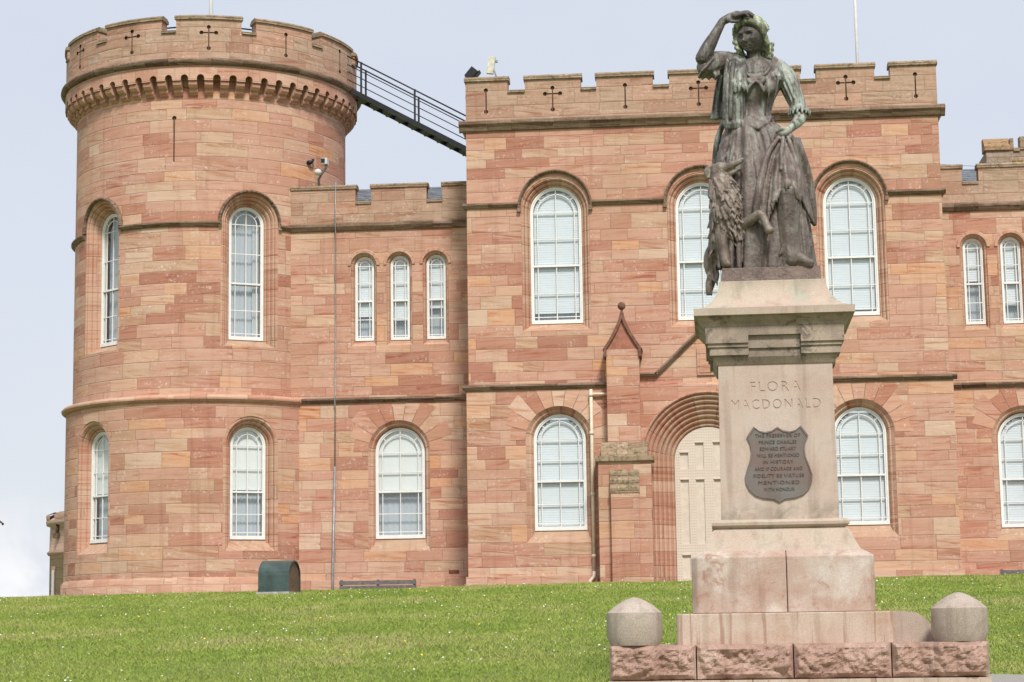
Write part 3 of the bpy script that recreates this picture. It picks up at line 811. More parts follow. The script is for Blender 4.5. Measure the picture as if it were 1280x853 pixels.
lw = wing('low wing between the round tower and big block, three narrow windows over one wide', -11.2, GX0+.02, (-8.505, -7.565, -6.61), (-7.60,),
          [(-11.2, -8.72), (-8.30, -6.83), (-6.41, GX0+.02)], 'roller', .58, (('venetian', .72), ('venetian', .78), ('venetian', .62)), vent=-6.2)
rw = wing('right low wing beyond the big block at the photo\'s right edge', GX1-.02, 13.5, (7.245, 8.19, 9.13), (8.30, 11.4),
          [(GX1-.02, 7.04), (7.46, 8.95), (9.37, 10.85), (11.27, 13.5)], 'venetian', .99, (('venetian', .5), ('venetian', .8), ('venetian', .7)))
# lightning conductor cable down the left wing
q = MB(); q.tube([(-9.235, WY-.05, 11.93), (-9.235, WY-.16, 10.84), (-9.24, WY-.05, 10.5), (-9.25, WY-.04, 6.3), (-9.25, WY-.16, 6.12), (-9.26, WY-.04, 5.9), (-9.27, WY-.04, 4.4)], .017, 6)
q.tube([(-9.27, WY-.05, 4.4), (-9.33, WY-.09, 1.42), (-9.33, WY-.09, .7)], .035, 8)
q.build('lightning_conductor', M_GREY, lw)

# ------------------------------------------------------------------ round tower
TX, TY, RU, RL = -13.17, 54.65, 3.70, 3.87
tow = thing('round_tower', (TX, TY, .6), 'round red sandstone tower with corbelled battlements at the left', 'castle tower')
def cyl(R):
    return lambda u, z, d: (TX+(R-d)*math.sin(u/R), TY-(R-d)*math.cos(u/R), z)
WIN_A = [math.radians(a) for a in (29.2, -38.2, -104, 96)]
def cyl_op(R, a, hw, z0, zs, n=16):
    us = [R*(a+math.asin(max(-1, min(1, -hw*math.cos(PI*i/n)/R)))) for i in range(n+1)]
    def zt(u):
        x = R*math.sin(u/R-a); return zs+math.sqrt(max(0, hw*hw-x*x))
    return (us[0], us[-1], lambda u: z0, zt, us)
def loc_map(R, a):   # window frame: u lateral from window axis, d from tangent plane but never outside the drum
    ca, sa = math.cos(a), math.sin(a)
    def M(u, z, d):
        sag = R-math.sqrt(max(0, R*R-u*u))
        dd = max(d, sag) if d >= 0 else sag+d
        y = -(R-dd); return (TX+u*ca-y*sa, TY+u*sa+y*ca, z)
    return M
fine = lambda R: [R*math.radians(k*1.5) for k in range(-120, 121)]
LOT_U = dict(hw=.47, z0=7.72, zt=11.25); LOT_L = dict(hw=.47, z0=2.54, zt=5.42)
w = MB(); Mu = cyl(RU); opw = .30
zsu = LOT_U['zt']-.47; zsl = LOT_L['zt']-.47
slit_u = RU*math.radians(-2.0)
strips(w, Mu, -PI*RU, PI*RU, 6.15, 14.7, [cyl_op(RU, a, .47+opw, 7.5, zsu) for a in WIN_A]+[rect_op(slit_u-.02, slit_u+.02, 12.35, 13.52), circ_op(slit_u, 13.52, .06)], extra=fine(RU))
w.build('wall', M_TOW, tow)
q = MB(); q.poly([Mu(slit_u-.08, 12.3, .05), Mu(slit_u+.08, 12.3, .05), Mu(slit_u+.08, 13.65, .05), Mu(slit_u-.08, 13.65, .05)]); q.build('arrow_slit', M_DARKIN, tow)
w = MB(); Mlo = cyl(RL)
strips(w, Mlo, -PI*RL, PI*RL, GB, 6.06, [cyl_op(RL, a, .47+.26, 2.54-.3, zsl) for a in WIN_A], extra=fine(RL))
w.build('lower_wall', M_TOW, tow)
pl = MB(); pl.lathe([(RL-.02, .3), (RL+.07, .3), (RL+.07, 1.50), (RL, 1.58)], (TX, TY, 0), n=96); pl.build('plinth_course', M_TRIM, tow)
s = MB(); s.lathe([(RU-.05, 6.03), (RL+.03, 6.03), (RL+.11, 6.09), (RL+.13, 6.14), (RL+.08, 6.2), (RU-.05, 6.26)], (TX, TY, 0), n=120); s.build('string_course', M_TRIM, tow)
hood_w = .47+opw
us = sorted((a-math.asin((hood_w+.03)/RU), a+math.asin((hood_w+.03)/RU)) for a in WIN_A)
for k in range(len(us)):
    s = MB()
    a0 = us[k][1]; a1 = us[(k+1) % len(us)][0]
    if a1 < a0: a1 += 2*PI
    n = max(4, int((a1-a0)/math.radians(2)))
    rows = [[(TX+(RU-d)*math.sin(a0+(a1-a0)*j/n), TY-(RU-d)*math.cos(a0+(a1-a0)*j/n), z) for j in range(n+1)] for d, z in string_prof(10.63)]
    i0 = s.grid(rows, uv=lambda i, j: ((a0+(a1-a0)*j/n)*RU, i*.05), sm=False)
    P_ = len(rows)
    s.cap([i0+i*(n+1) for i in range(P_)]); s.cap([i0+i*(n+1)+n for i in range(P_)][::-1])
    s.build('string_course', M_STRING, tow)
for k, a in enumerate(WIN_A):
    Mw_ = loc_map(RU, a); L = LOT_U
    q = MB(); pr = [(0, .42)]+roll(0, .06, .40, .32, 4, .03)+[(.065, .34)]+roll(.07, .14, .29, .21, 4, .035)+[(.145, .23)]+roll(.15, .22, .18, .11, 4, .035)+[(.225, .13)]+roll(.23, .285, .09, .04, 3, .02)+[(.30, 0)]
    surround(q, Mw_, 0, 7.5, zsu, .47, pr); q.build('window_surround', M_TRIM, tow)
    q = MB(); surround(q, Mw_, 0, zsu+.0, zsu, .77, [(0, -.001), (0, -.05), (.03, -.10), (.06, -.10), (.085, -.04), (.085, -.001)], arc_only=True)
    zz = zsu
    for s_ in (-1, 1):
        uu = .81*s_
        q.poly([Mw_(uu-.045, 10.62, -.08), Mw_(uu+.045, 10.62, -.08), Mw_(uu+.045, zsu, -.08), Mw_(uu-.045, zsu, -.08)])
    q.build('hood_mould', M_STRING, tow)
    q = MB(); sill(q, Mw_, 0, 7.72, .77, .22, .40, c=.7); q.build('window_sill', M_SILL, tow)
    window(tow, Mw_, 0, 7.72, 11.25, .47, .38, 'backed')
    Mw_ = loc_map(RL, a)
    q = MB(); pr = [(0, .36)]+roll(0, .06, .34, .26, 4, .03)+[(.07, .28)]+roll(.075, .15, .22, .13, 4, .03)+[(.155, .15)]+roll(.16, .24, .10, .04, 4, .03)+[(.26, 0)]
    surround(q, Mw_, 0, 2.24, zsl, .47, pr); q.build('window_surround', M_TRIM, tow)
    q = MB(); sill(q, Mw_, 0, 2.54, .73, .3, .34, c=.2); q.build('window_sill', M_SILL, tow)
    window(tow, Mw_, 0, 2.54, 5.42, .47, .32, 'roller', .56)
# corbel table
RB = RU+.33
NB = 60
band = MB(); Mb_ = cyl(RB); pitch = 2*PI*RB/NB; gap = pitch*.23
def band_lo(u):
    x = (u/pitch+.5) % 1.0 - .5; x *= pitch
    x = abs(abs(x)-pitch/2)
    return 14.50+math.sqrt(max(0, gap*gap-x*x)) if x < gap else 14.44
ex = []
for k in range(-NB//2, NB//2+1):
    c_ = k*pitch+pitch/2
    ex += [c_-gap, c_+gap, k*pitch]+[c_+gap*math.cos(PI*j/8) for j in range(1, 8)]
strips(band, Mb_, -PI*RB, PI*RB, band_lo, 14.86, extra=ex)
band.lathe([(RU-.02, 14.70), (RB, 14.70)], (TX, TY, 0), n=96)
for k in range(NB):   # cheeks of the little arches
    for sg in (-1, 1):
        u = k*pitch+sg*(pitch/2-gap)
        band.poly([Mb_(u, 14.44, 0), Mb_(u, 14.44, .33), Mb_(u, 14.70, .33), Mb_(u, 14.70, 0)])
band.build('corbel_band', M_TRIM, tow)
cb = MB(); hwid = pitch/2-gap-.005
prof = [(0, 14.10), (-.06, 14.105), (-.13, 14.15), (-.15, 14.20), (-.13, 14.25), (-.16, 14.26), (-.24, 14.28), (-.30, 14.34), (-.31, 14.39), (-.29, 14.44), (-.33, 14.45), (-.33, 14.50), (0, 14.50)]
cb.prism([(d, z) for d, z in prof][::-1], lambda u, z, d: (u, -RU+d+.03, z-14.0), -hwid, hwid)
c0 = cb.build('corbel', M_TRIM, tow, local=True); c0.location = (0, 0, 14.0-.6)
for k in range(1, NB):
    dup_part(c0, tow, (0, 0, 14.0-.6), rz=k*2*PI/NB)
lp = MB(); lp.lathe([(RU, 14.84), (RB+.02, 14.84), (RB+.09, 14.88), (RB+.13, 14.94), (RB+.12, 15.0), (RB, 15.04), (RU, 15.05)], (TX, TY, 0), n=120); lp.build('cornice', M_STRING, tow)
RP = 4.02; Mp = cyl(RP); dg = math.radians
segs = []
for k in range(12):
    c_ = 11.9+30*k-180-15+15
    segs.append((RP*dg(c_-12.2), RP*dg(c_+12.2)))
segs = sorted(segs); u0 = segs[0][0]-RP*dg(5.6); u1 = u0+2*PI*RP
ops = []; sl = []
for i, (a, b) in enumerate(segs):
    cc = (a+b)/2; ang = math.degrees(cc/RP)
    cr = -70 < ang < 25
    ops += slit_ops(cc, 15.87, 15.30, cr); sl.append((cc, cr))
parapet(tow, Mp, u0, u1, 14.98, crenel_segments(u0, u1, segs, 15.72, 16.08), .40, ops, M_PAR, sub=RP*dg(2.0))
for u, cr in sl: slit_back(tow, Mp, u, 15.87, 15.30, .28 if cr else .1)
rf = MB(); rf.lathe([(0.01, 15.0), (3.9, 15.0)], (TX, TY, 0), n=48); rf.build('roof', M_LEAD, tow)

# safety rail seen over the tower battlements
hr = thing('handrail', (TX-2.6, TY-1.2, 15.0), 'thin dark handrail loop peeping over the round tower battlements', 'handrail')
q = MB()
arc = [(TX+3.1*math.sin(dg(a)), TY-3.1*math.cos(dg(a)), 16.62) for a in range(-96, -58, 4)]
q.tube([(arc[0][0]-.2, arc[0][1]+.25, 15.0), (arc[0][0]-.2, arc[0][1]+.2, 16.2)]+arc+[(arc[-1][0]+.1, arc[-1][1]-.05, 16.0)], .022, 6); q.build('top_rail', M_STEEL, hr)
q = MB(); q.tube([(TX+3.1*math.sin(dg(a)), TY-3.1*math.cos(dg(a)), 16.16) for a in range(-56, 60, 4)], .022, 6); q.build('lower_rail', M_STEEL, hr)
for i in (2, 5, 8): 
    q = MB(); q.tube([(arc[i][0], arc[i][1], 15.0), arc[i]], .022, 6); q.build('post', M_STEEL, hr)

# flagpoles
def flagpole(x, y, z0, z1, label):
    t = thing('flagpole', (x, y, z0), label, 'flagpole', 'white flagpoles on the roofs')
    q = MB(); q.tube([(0, 0, 0), (0, 0, z1-z0)], [.065 if z0 > 14 else .045, .035], 10); q.build('pole', M_WHITE, t, local=True)
    q = MB(); q.ball((0, 0, z1-z0+.05), .09); q.build('finial', M_WHITE, t, local=True)
    q = MB(); q.lathe([(.14, 0), (.14, .08), (.08, .16)], n=12); q.build('foot', M_GREY, t, local=True)
flagpole(TX-.07, TY, 15.0, 22.0, 'white flagpole on top of the round tower')
flagpole(4.68, 54.2, 12.56, 21.0, 'white flagpole on the roof of the big square block')

# ------------------------------------------------------------------ steel gangway from tower to block
gw = thing('gangway', (-8.0, 54.3, 12.0), 'black steel stair gangway with railings sloping from the tower down to the block', 'gangway')
A0 = Vector((-9.35, 54.3, 15.05)); A1 = Vector((-5.45, 54.3, 12.88)); dirv = (A1-A0); Lg = dirv.length
for sy in (-.40, .40):
    q = MB(); 
    for (x0, z0, x1, z1) in [(A0.x, A0.z, A1.x, A1.z)]:
        p = [(x0, A0.y+sy-.03, z0-.10), (x1, A0.y+sy-.03, z1-.10), (x1, A0.y+sy-.03, z1+.05), (x0, A0.y+sy-.03, z0+.05)]
        p2 = [(a, b+.06, c) for a, b, c in p]
        q.poly(p); q.poly(p2[::-1])
        for i in range(4): q.poly([p[(i+1) % 4], p[i], p2[i], p2[(i+1) % 4]])
    q.build('stringer', M_STEEL, gw)
    for fr, db in ((.13, .1), (.51, .1), (.97, .1)):
        q = MB(); b = A0+dirv*fr; q.box(b.x-.025, b.x+.025, b.y+sy-.025, b.y+sy+.025, b.z, b.z+.92); q.build('post', M_STEEL, gw)
    for k, hh in enumerate((.24, .46, .66, .90) if sy < 0 else (.90,)):
        q = MB(); q.tube([A0+Vector((-.3, sy, hh+.165)), A1+Vector((0, sy, hh))], .022 if hh > .8 else .014, 6); q.build('rail', M_STEEL, gw)
for k in range(11):
    b = A0+dirv*((k+.5)/11); q = MB(); q.box(b.x-.16, b.x+.11, b.y-.37, b.y+.37, b.z-.05, b.z-.02); q.build('tread', M_STEEL, gw)

# ------------------------------------------------------------------ fittings on the castle
t = thing('security_camera', (-9.9, 52.0, 11.86), 'white dome security camera on a bent arm above the left wing parapet', 'camera')
q = MB(); q.tube([(-9.72, 52.3, 11.80), (-9.72, 52.25, 12.05), (-9.62, 52.15, 12.18), (-9.50, 52.1, 12.32), (-9.48, 52.1, 12.42)], .035, 8); q.build('arm', M_GREY, t)
q = MB(); q.ball((-9.70, 52.05, 12.20), (.10, .10, .09)); q.build('dome', M_LGREY, t)
q = MB(); q.box(-9.60, -9.44, 51.95, 52.2, 12.40, 12.56); q.build('housing', M_LGREY, t)
q = MB(); q.box(-9.60, -9.50, 51.93, 51.95, 12.43, 12.54); q.build('lens', M_STEEL, t)
aw = math.radians(59.5)
t = thing('lamp_bracket', (TX+RU*math.sin(aw), TY-RU*math.cos(aw), 12.55), 'small dark fitting fixed to the tower wall above the dome camera', 'lamp')
wx, wy = TX+RU*math.sin(aw), TY-RU*math.cos(aw)
q = MB(); q.tube([(wx, wy, 12.72), (wx+.05, wy-.12, 12.68), (wx+.03, wy-.2, 12.62)], .03, 6); q.build('arm', M_STEEL, t)
q = MB(); q.ball((wx-.05, wy-.18, 12.60), (.09, .07, .06)); q.build('head', M_STEEL, t)
t = thing('floodlight', (-5.35, 50.3, 14.07), 'black floodlight tilted on the left corner of the square block', 'floodlight')
q = MB()
Rm = Matrix.Rotation(math.radians(40), 3, 'Y')
def rbox(mb, c, s, R):
    pts = [Vector(c)+R @ Vector((sx*s[0], sy*s[1], sz*s[2])) for sx in (-1, 1) for sy in (-1, 1) for sz in (-1, 1)]
    for f in ((0,1,3,2),(4,6,7,5),(0,4,5,1),(2,3,7,6),(0,2,6,4),(1,5,7,3)): mb.poly([pts[i] for i in f])
rbox(q, (-5.40, 50.3, 14.20), (.10, .16, .15), Rm); q.build('housing', M_STEEL, t)
q = MB(); rbox(q, (-5.40+.14, 50.3, 14.20-.02), (.02, .12, .12), Rm); q.build('bracket', M_STEEL, t)
q = MB(); q.tube([(-5.35, 50.3, 14.0), (-5.36, 50.3, 14.12)], .03); q.build('stem', M_STEEL, t)
t = thing('antenna', (-4.85, 50.3, 14.07), 'small cream panel antenna standing on the parapet beside the floodlight', 'antenna')
q = MB(); rbox(q, (-4.90, 50.3, 14.42), (.085, .06, .22), Matrix.Rotation(math.radians(8), 3, 'Y')); q.build('panel', plain('cream_plastic', (.62, .60, .48), .5), t)
q = MB(); q.tube([(-4.68, 50.35, 14.02), (-4.76, 50.34, 14.10), (-4.80, 50.33, 14.22), (-4.83, 50.32, 14.32)], .02, 6); q.build('bracket', M_GREY, t)
q = MB(); rbox(q, (-4.76, 50.3, 14.52), (.03, .03, .03), Matrix.Identity(3)); q.build('clamp', M_GREY, t)
t = thing('alarm_box', (-5.62, 52.05, 9.95), 'small cream alarm box in the corner where the left wing meets the block', 'alarm box')
q = MB(); q.box(-5.68, -5.56, 51.98, 52.14, 9.98, 10.22); q.poly([(-5.68, 51.98, 9.98), (-5.56, 51.98, 9.98), (-5.58, 52.1, 9.86), (-5.66, 52.1, 9.86)]); q.build('housing', plain('cream_box', (.62, .55, .43), .5), t)
q = MB(); q.box(-5.66, -5.58, 51.965, 51.98, 10.02, 10.10); q.build('sounder', M_LGREY, t)
def wire(p0, p1, sagz, label, r=.008):
    q = MB(); pts = []
    for i in range(13):
        f = i/12; p = Vector(p0).lerp(Vector(p1), f); p.z -= sagz*4*f*(1-f); pts.append(p)
    o = q; q.tube(pts, r, 5); o = q.build('cable', M_GREY); tag(o, label, 'cable'); return o
wire((TX+3.68, 54.5, 12.22), (GX0, 54.6, 12.28), .03, 'thin cable strung from the tower to the square block under the gangway')
wire((GX1, 56, 12.82), (10.6, 58, 12.95), .03, 'thin cable strung from the block to the grey rear turret')

# rear turret behind the right wing
rt = thing('rear_turret', (9.9, 58.5, 10.5), 'grey-buff stone turret with orange lichen rising behind the right wing', 'turret')
q = MB(); q.box(8.55, 12.5, 58.0, 62, 10.5, 13.55); q.poly([(8.05, 58.6, 10.5), (8.55, 58.0, 10.5), (8.55, 58.0, 13.2), (8.05, 58.6, 13.0)]); q.box(8.05, 8.56, 58.6, 62, 10.5, 13.0); q.build('wall', M_REAR, rt)
q = MB(); q.prism([(-.06, 13.55), (-.06, 13.66), (.25, 13.95), (.5, 13.95), (.5, 13.55)], lambda u, z, d: (u, 58+d, z), 8.5, 9.22)
q.build('coping', stone('orange_lichen_stone', [(0, (.34, .18, .07)), (.5, (.34, .18, .07)), (1, (.27, .13, .06))], ashlar=False, lichen=.75), rt)
for xa, xb, zt_ in ((9.225, 9.32, 13.88), (9.32, 9.50, 13.60), (9.50, 10.05, 13.92), (10.05, 10.25, 13.60), (10.25, 12.5, 13.92)):
    q = MB(); q.prism([(-.04, 13.55), (-.05, zt_-.1), (-.05, zt_), (.3, zt_+.03), (.3, 13.55)], lambda u, z, d: (u, 58+d, z), xa, xb); q.build('parapet', M_COPE, rt)
q = MB(); q.box(9.27, 9.55, 57.90, 58.0, 13.10, 13.22); q.build('ledge', plain('yellow_lichen_stone', (.34, .25, .07), .9, var=.5), rt)
q = MB(); q.box(8.18, 8.30, 58.28, 58.36, 12.55, 12.68); q.build('spout', M_STEEL, rt)
t = thing('chimney_cowl', (11.0, 60, 13.95), 'dark chimney cowl tip at the far right edge above the grey turret', 'chimney cowl')
q = MB(); q.tube([(10.86, 60, 13.95), (10.86, 60, 14.95)], .13); q.build('pot', M_STEEL, t)
q = MB(); q.lathe([(.33, 14.85), (.05, 15.1)], (10.86, 60, 0), n=12); q.build('cowl', M_STEEL, t)
# far turret on the left
FX, FY = -18.12, 66.0
ft_ = thing('distant_turret', (FX, FY, -1), 'small distant round bastion with thin window behind the foot of the tower', 'turret')
q = MB(); q.lathe([(3.0, -3), (3.0, 2.78), (3.06, 2.80), (3.10, 2.88), (3.02, 2.94), (3.0, 3.72), (3.12, 3.76), (3.14, 3.88), (3.0, 3.98), (2.6, 3.98)], (FX, FY, 0), n=64)
q.build('wall', M_FAR, ft_)
for a in (-104, -78, -49, -20, 9):
    q = MB(); q.lathe([(3.12, 3.9), (3.14, 4.08), (2.95, 4.16), (2.6, 4.1)], (FX, FY, 0), n=8, a0=dg(a), a1=dg(a+21)); q.build('merlon', M_PAR, ft_)
Mt = lambda u, z, d: (FX+(3.0-d)*math.sin(u), FY-(3.0-d)*math.cos(u), z)
q = MB(); q.poly([Mt(dg(-60), 0.5, -.01), Mt(dg(-51.5), 0.5, -.01), Mt(dg(-51.5), 2.42, -.01), Mt(dg(-60), 2.42, -.01)]); q.build('window_recess', M_TRIM, ft_)
q = MB(); q.poly([Mt(dg(-57.5), 0.5, -.03), Mt(dg(-52.5), 0.5, -.03), Mt(dg(-52.5), 2.3, -.03), Mt(dg(-57.5), 2.3, -.03)]); q.build('window', M_WHITE, ft_)
q = MB(); p_ = Mt(dg(-48), 3.4, -.05); q.tube([p_, (p_[0], p_[1], 3.9)], .05, 6); q.box(p_[0]-.09, p_[0]+.09, p_[1]-.12, p_[1]+.05, 3.3, 3.46); q.build('rainwater_head', M_STRING, ft_)

# ------------------------------------------------------------------ things on the lawn by the castle
vt = thing('vent_box', (-9.38, 45.6, 1.02), 'dark green barrel-topped metal vent box standing on the lawn crest', 'vent box', rz=math.radians(-7))
q = MB(); pr = [(-.42, 0), (-.42, .40)]+[(-.42*math.cos(PI*k/12), .40+.34*math.sin(PI*k/12)) for k in range(1, 12)]+[(.42, .40), (.42, 0)]
for (a, b) in zip(pr, pr[1:]):
    sm = a[1] > .39 and b[1] > .39
    q.poly([(-.36, a[0], a[1]), (.36, a[0], a[1]), (.36, b[0], b[1]), (-.36, b[0], b[1])], sm=False)
    for s in (-1, 1): 
        q.poly([(s*.36, a[0], a[1]), (s*.36, a[0]*.92, a[1]*.95), (s*.36, b[0]*.92, b[1]*.95), (s*.36, b[0], b[1])])
q.build('hood', M_GREEN, vt, local=True, merge=.0005)
for s in (-1, 1):
    q = MB(); q.poly([(s*.33, a*.95, z*.97) for a, z in pr]); q.build('end_board', M_BROWN, vt, local=True)
q = MB(); q.box(-.40, .38, -.47, .47, -.12, .03); q.build('concrete_base', plain('pale_concrete', (.42, .40, .36), .9), vt, local=True)
q = MB(); q.box(-.365, .365, -.435, -.42, .02, .09); q.build('flange', M_GREEN, vt, local=True)

def bench(x, y, z, n, label):
    t = thing('bench', (x, y, z), label, 'bench', 'benches along the castle wall')
    L = n
    for k, (yy, zz, w) in enumerate(((-.05, .45, .10), (-.17, .45, .10), (-.29, .45, .10))):
        q = MB(); q.box(-L/2, L/2, yy-w/2, yy+w/2, zz-.02, zz+.02); q.build('seat_slat', M_BENCH, t, local=True)
    for zz in (.60, .75, .875):
        q = MB(); q.box(-L/2, L/2, .03, .065, zz-.05, zz+.05); q.build('back_slat', M_BENCH, t, local=True)
    for s in (-1, 0, 1):
        q = MB(); u = s*(L/2-.05)
        q.box(u-.03, u+.03, -.33, -.27, 0, .43); q.box(u-.03, u+.03, .065, .12, 0, .95); q.box(u-.03, u+.03, -.33, .1, .38, .43); 
        if s: q.box(u-.035, u+.035, -.36, .07, .64, .68); q.box(u-.03, u+.03, -.35, -.29, .43, .64)
        q.build('leg', M_BENCH, t, local=True)
bench(-8.0, 51.0, .50, 1.95, 'long weathered bench against the left wing, only its back showing over the grass')
bench(8.35, 51.0, .50, 1.95, 'weathered bench at the right edge of the photo, only its back showing over the grass')

# gravel path along the foot of the castle, and the paved edge right of the monument
def path_mat():
    m, T, b = new_mat('grey_gravel'); geo = T.node('ShaderNodeNewGeometry'); n = T.noise(geo.outputs['Position'], 30, 4)
    T.put(b.inputs['Base Color'], T.mix(n, (.20, .19, .17), (.40, .38, .34))); b.inputs['Roughness'].default_value = .95
    bump(T, b, n, .5, .02); return m
M_PATH = path_mat()
def path(name, x0, x1, y0, y1, lift=.02):
    q = MB(); nx, ny = max(2, int((x1-x0)/.3)), max(2, int((y1-y0)/.3))
    q.grid([[(x0+(x1-x0)*i/nx, y0+(y1-y0)*j/ny, ground_z(x0+(x1-x0)*i/nx, y0+(y1-y0)*j/ny)+lift) for i in range(nx+1)] for j in range(ny+1)])
    o = q.build(name, M_PATH); tag(o, kind='structure'); return o
path('path', -11.0, 20.0, 49.0, 52.4, .03)
path('path', 3.3, 16.0, 23.6, 25.2, .035)

# ------------------------------------------------------------------ monument pedestal
def granite(name, c0, c1, c2, stain=(.16, .14, .11), amt=.5, grain=1.0, drips=0.0, algae=None):
    m, T, b = new_mat(name)
    geo = T.node('ShaderNodeNewGeometry'); P = geo.outputs['Position']; x, y, z = T.sep(P)
    a = T.noise(P, 2.2, 5, .62, .4)
    cc = T.ramp(a, [(.30, c0), (.5, c1), (.68, c2)])
    g1 = T.noise(P, 95.0, 2, .7); g2 = T.noise(P, 210.0, 1, .5)
    cc = T.mix(T.smooth(g1, .35, .65, 0, .38*grain), cc, T.mix(1.0, cc, (.55, .50, .48), 'MULTIPLY'))
    cc = T.mix(T.smooth(g2, .55, .75, 0, .35*grain), cc, (.72, .64, .58))
    s = T.noise(P, 4.6, 6, .7, .8)
    cc = T.mix(T.smooth(s, .52, .66, 0, amt), cc, stain)
    st = T.noise(T.xyz(T.m('MULTIPLY', x, 7.0), T.m('MULTIPLY', y, 7.0), T.m('MULTIPLY', z, .55)), 1.0, 4, .6)
    cc = T.mix(T.smooth(st, .48, .70, 0, .55), cc, T.mix(1.0, cc, (.66, .62, .58), 'MULTIPLY'))
    if drips:
        dn = T.noise(T.xyz(T.m('MULTIPLY', x, 16.0), T.m('MULTIPLY', y, 3.0), T.m('MULTIPLY', z, .9)), 1.0, 2, .5)
        cc = T.mix(T.m('MULTIPLY', T.smooth(dn, .60, .66), drips), cc, (.25, .12, .07))
    if algae:
        zl, zh = algae
        al = T.m('MULTIPLY', T.smooth(T.m('ADD', z, T.m('MULTIPLY', T.noise(P, 5.0, 4, .7), .42)), zl+.55, zl+.15), T.smooth(s, .36, .54))
        cc = T.mix(T.m('MULTIPLY', al, .9), cc, (.20, .185, .13))
    T.put(b.inputs['Base Color'], cc); b.inputs['Roughness'].default_value = .8
    bump(T, b, T.m('ADD', T.m('MULTIPLY', g1, .5), T.m('MULTIPLY', s, .4)), .35, .012)
    return m
PG = granite('pink_dressed_stone', (.51, .385, .32), (.55, .44, .37), (.575, .485, .42), amt=.10, grain=.6, algae=(1.08, 1.6))
PC = granite('grey_weathered_cornice_stone', (.25, .20, .155), (.35, .28, .22), (.50, .40, .315), stain=(.11, .09, .075), amt=.8)
PT = granite('pale_cap_stone', (.51, .385, .31), (.53, .435, .35), (.48, .415, .32), stain=(.38, .335, .26), amt=.5)
PB = granite('blotched_base_stone', (.43, .27, .205), (.51, .385, .315), (.64, .57, .50), stain=(.38, .215, .155), amt=.9)
PP = granite('rust_streaked_plinth_stone', (.50, .36, .27), (.56, .45, .36), (.60, .50, .41), stain=(.44, .29, .205), amt=.5, drips=.5)
PR = granite('rock_faced_pink_granite', (.34, .205, .16), (.44, .28, .22), (.54, .39, .315), stain=(.24, .14, .11), amt=.55, grain=1.5)
PK = granite('grey_granite', (.42, .345, .285), (.49, .41, .345), (.54, .46, .39), stain=(.31, .26, .20), amt=.5, grain=1.6, algae=(-.42, .2))
GZ = -1.0
PX0, PY0 = .885, 22.2
ped = thing('pedestal', (PX0, PY0, GZ), 'tall carved stone monument pedestal with flared cap and shield plaque, carrying the bronze woman', 'pedestal', rz=math.radians(-.6))
def Zp(z): return z-GZ
def frus(mb, h0, z0, h1, z1, cx=0., cy=0., cap=True, cx1=None):
    a = [(cx-h0, cy-h0, Zp(z0)), (cx+h0, cy-h0, Zp(z0)), (cx+h0, cy+h0, Zp(z0)), (cx-h0, cy+h0, Zp(z0))]
    b = [(cx-h1, cy-h1, Zp(z1)), (cx+h1, cy-h1, Zp(z1)), (cx+h1, cy+h1, Zp(z1)), (cx-h1, cy+h1, Zp(z1))]
    for i in range(4): mb.poly([a[i], a[(i+1) % 4], b[(i+1) % 4], b[i]])
    if cap: mb.poly(b); mb.poly(a[::-1])
def bevel(o, w=.012, seg=2):
    md = o.modifiers.new('bevel', 'BEVEL'); md.width = w; md.segments = seg; md.limit_method = 'ANGLE'; md.angle_limit = math.radians(35)
# shaft with cut lettering
q = MB(); frus(q, .612, 1.17, .600, 2.83); shaft = q.build('shaft', PG, ped, local=True, merge=.0005)
def text_mesh(body, width, height, depth, space=1.0, bold=0.0):
    cu = bpy.data.curves.new('txt', 'FONT'); cu.body = body; cu.size = 1.0; cu.extrude = .5; cu.align_x = 'CENTER'; cu.space_character = space
    cu.resolution_u = 3; cu.offset = bold
    to = bpy.data.objects.new('txt', cu); COL.objects.link(to)
    dg_ = bpy.context.evaluated_depsgraph_get(); me = bpy.data.meshes.new_from_object(to.evaluated_get(dg_))
    bpy.data.objects.remove(to); bpy.data.curves.remove(cu)
    xs = [v.co.x for v in me.vertices]; ys = [v.co.y for v in me.vertices]
    sx = width/(max(xs)-min(xs)); sy = height/(max(ys)-min(ys)); mx = (max(xs)+min(xs))/2; my = min(ys)
    for v in me.vertices:
        c = v.co.copy(); v.co = ((c.x-mx)*sx, -c.z*2*depth, (c.y-my)*sy)     # letters stand in the XZ plane
    return me
lets = []
for body, wd, ht, z in (('FLORA', .53, .108, 2.522), ('MACDONALD', .94, .104, 2.336)):
    me = text_mesh(body, wd, ht, .011, 1.22, .0)
    yf = -(.612+(.600-.612)*(z+.05-1.17)/(2.83-1.17))
    co = bpy.data.objects.new('cut', me); COL.objects.link(co); co.parent = ped; co.location = (-.005, yf, Zp(z))
    lets.append(co)
bpy.context.view_layer.update()
try:
    for co in lets:
        md = shaft.modifiers.new('cut', 'BOOLEAN'); md.object = co; md.operation = 'DIFFERENCE'; md.solver = 'EXACT'
    dgp = bpy.context.evaluated_depsgraph_get(); nm = bpy.data.meshes.new_from_object(shaft.evaluated_get(dgp))
    if len(nm.polygons) > 20: shaft.modifiers.clear(); shaft.data = nm
    else: shaft.modifiers.clear()
except Exception as ex: print('bool', ex)
M_CUT = plain('dirty_cut_letters', (.49, .385, .32), .9)
for co in lets:      # the sunk faces of the cut letters
    co.name = 'lettering'; co.data.name = 'lettering'; co.data.materials.clear(); co.data.materials.append(M_CUT)
    for v in co.data.vertices: v.co.y = .0075 if v.co.y < 0 else .014
    ORG[co] = (0, 0, 0)
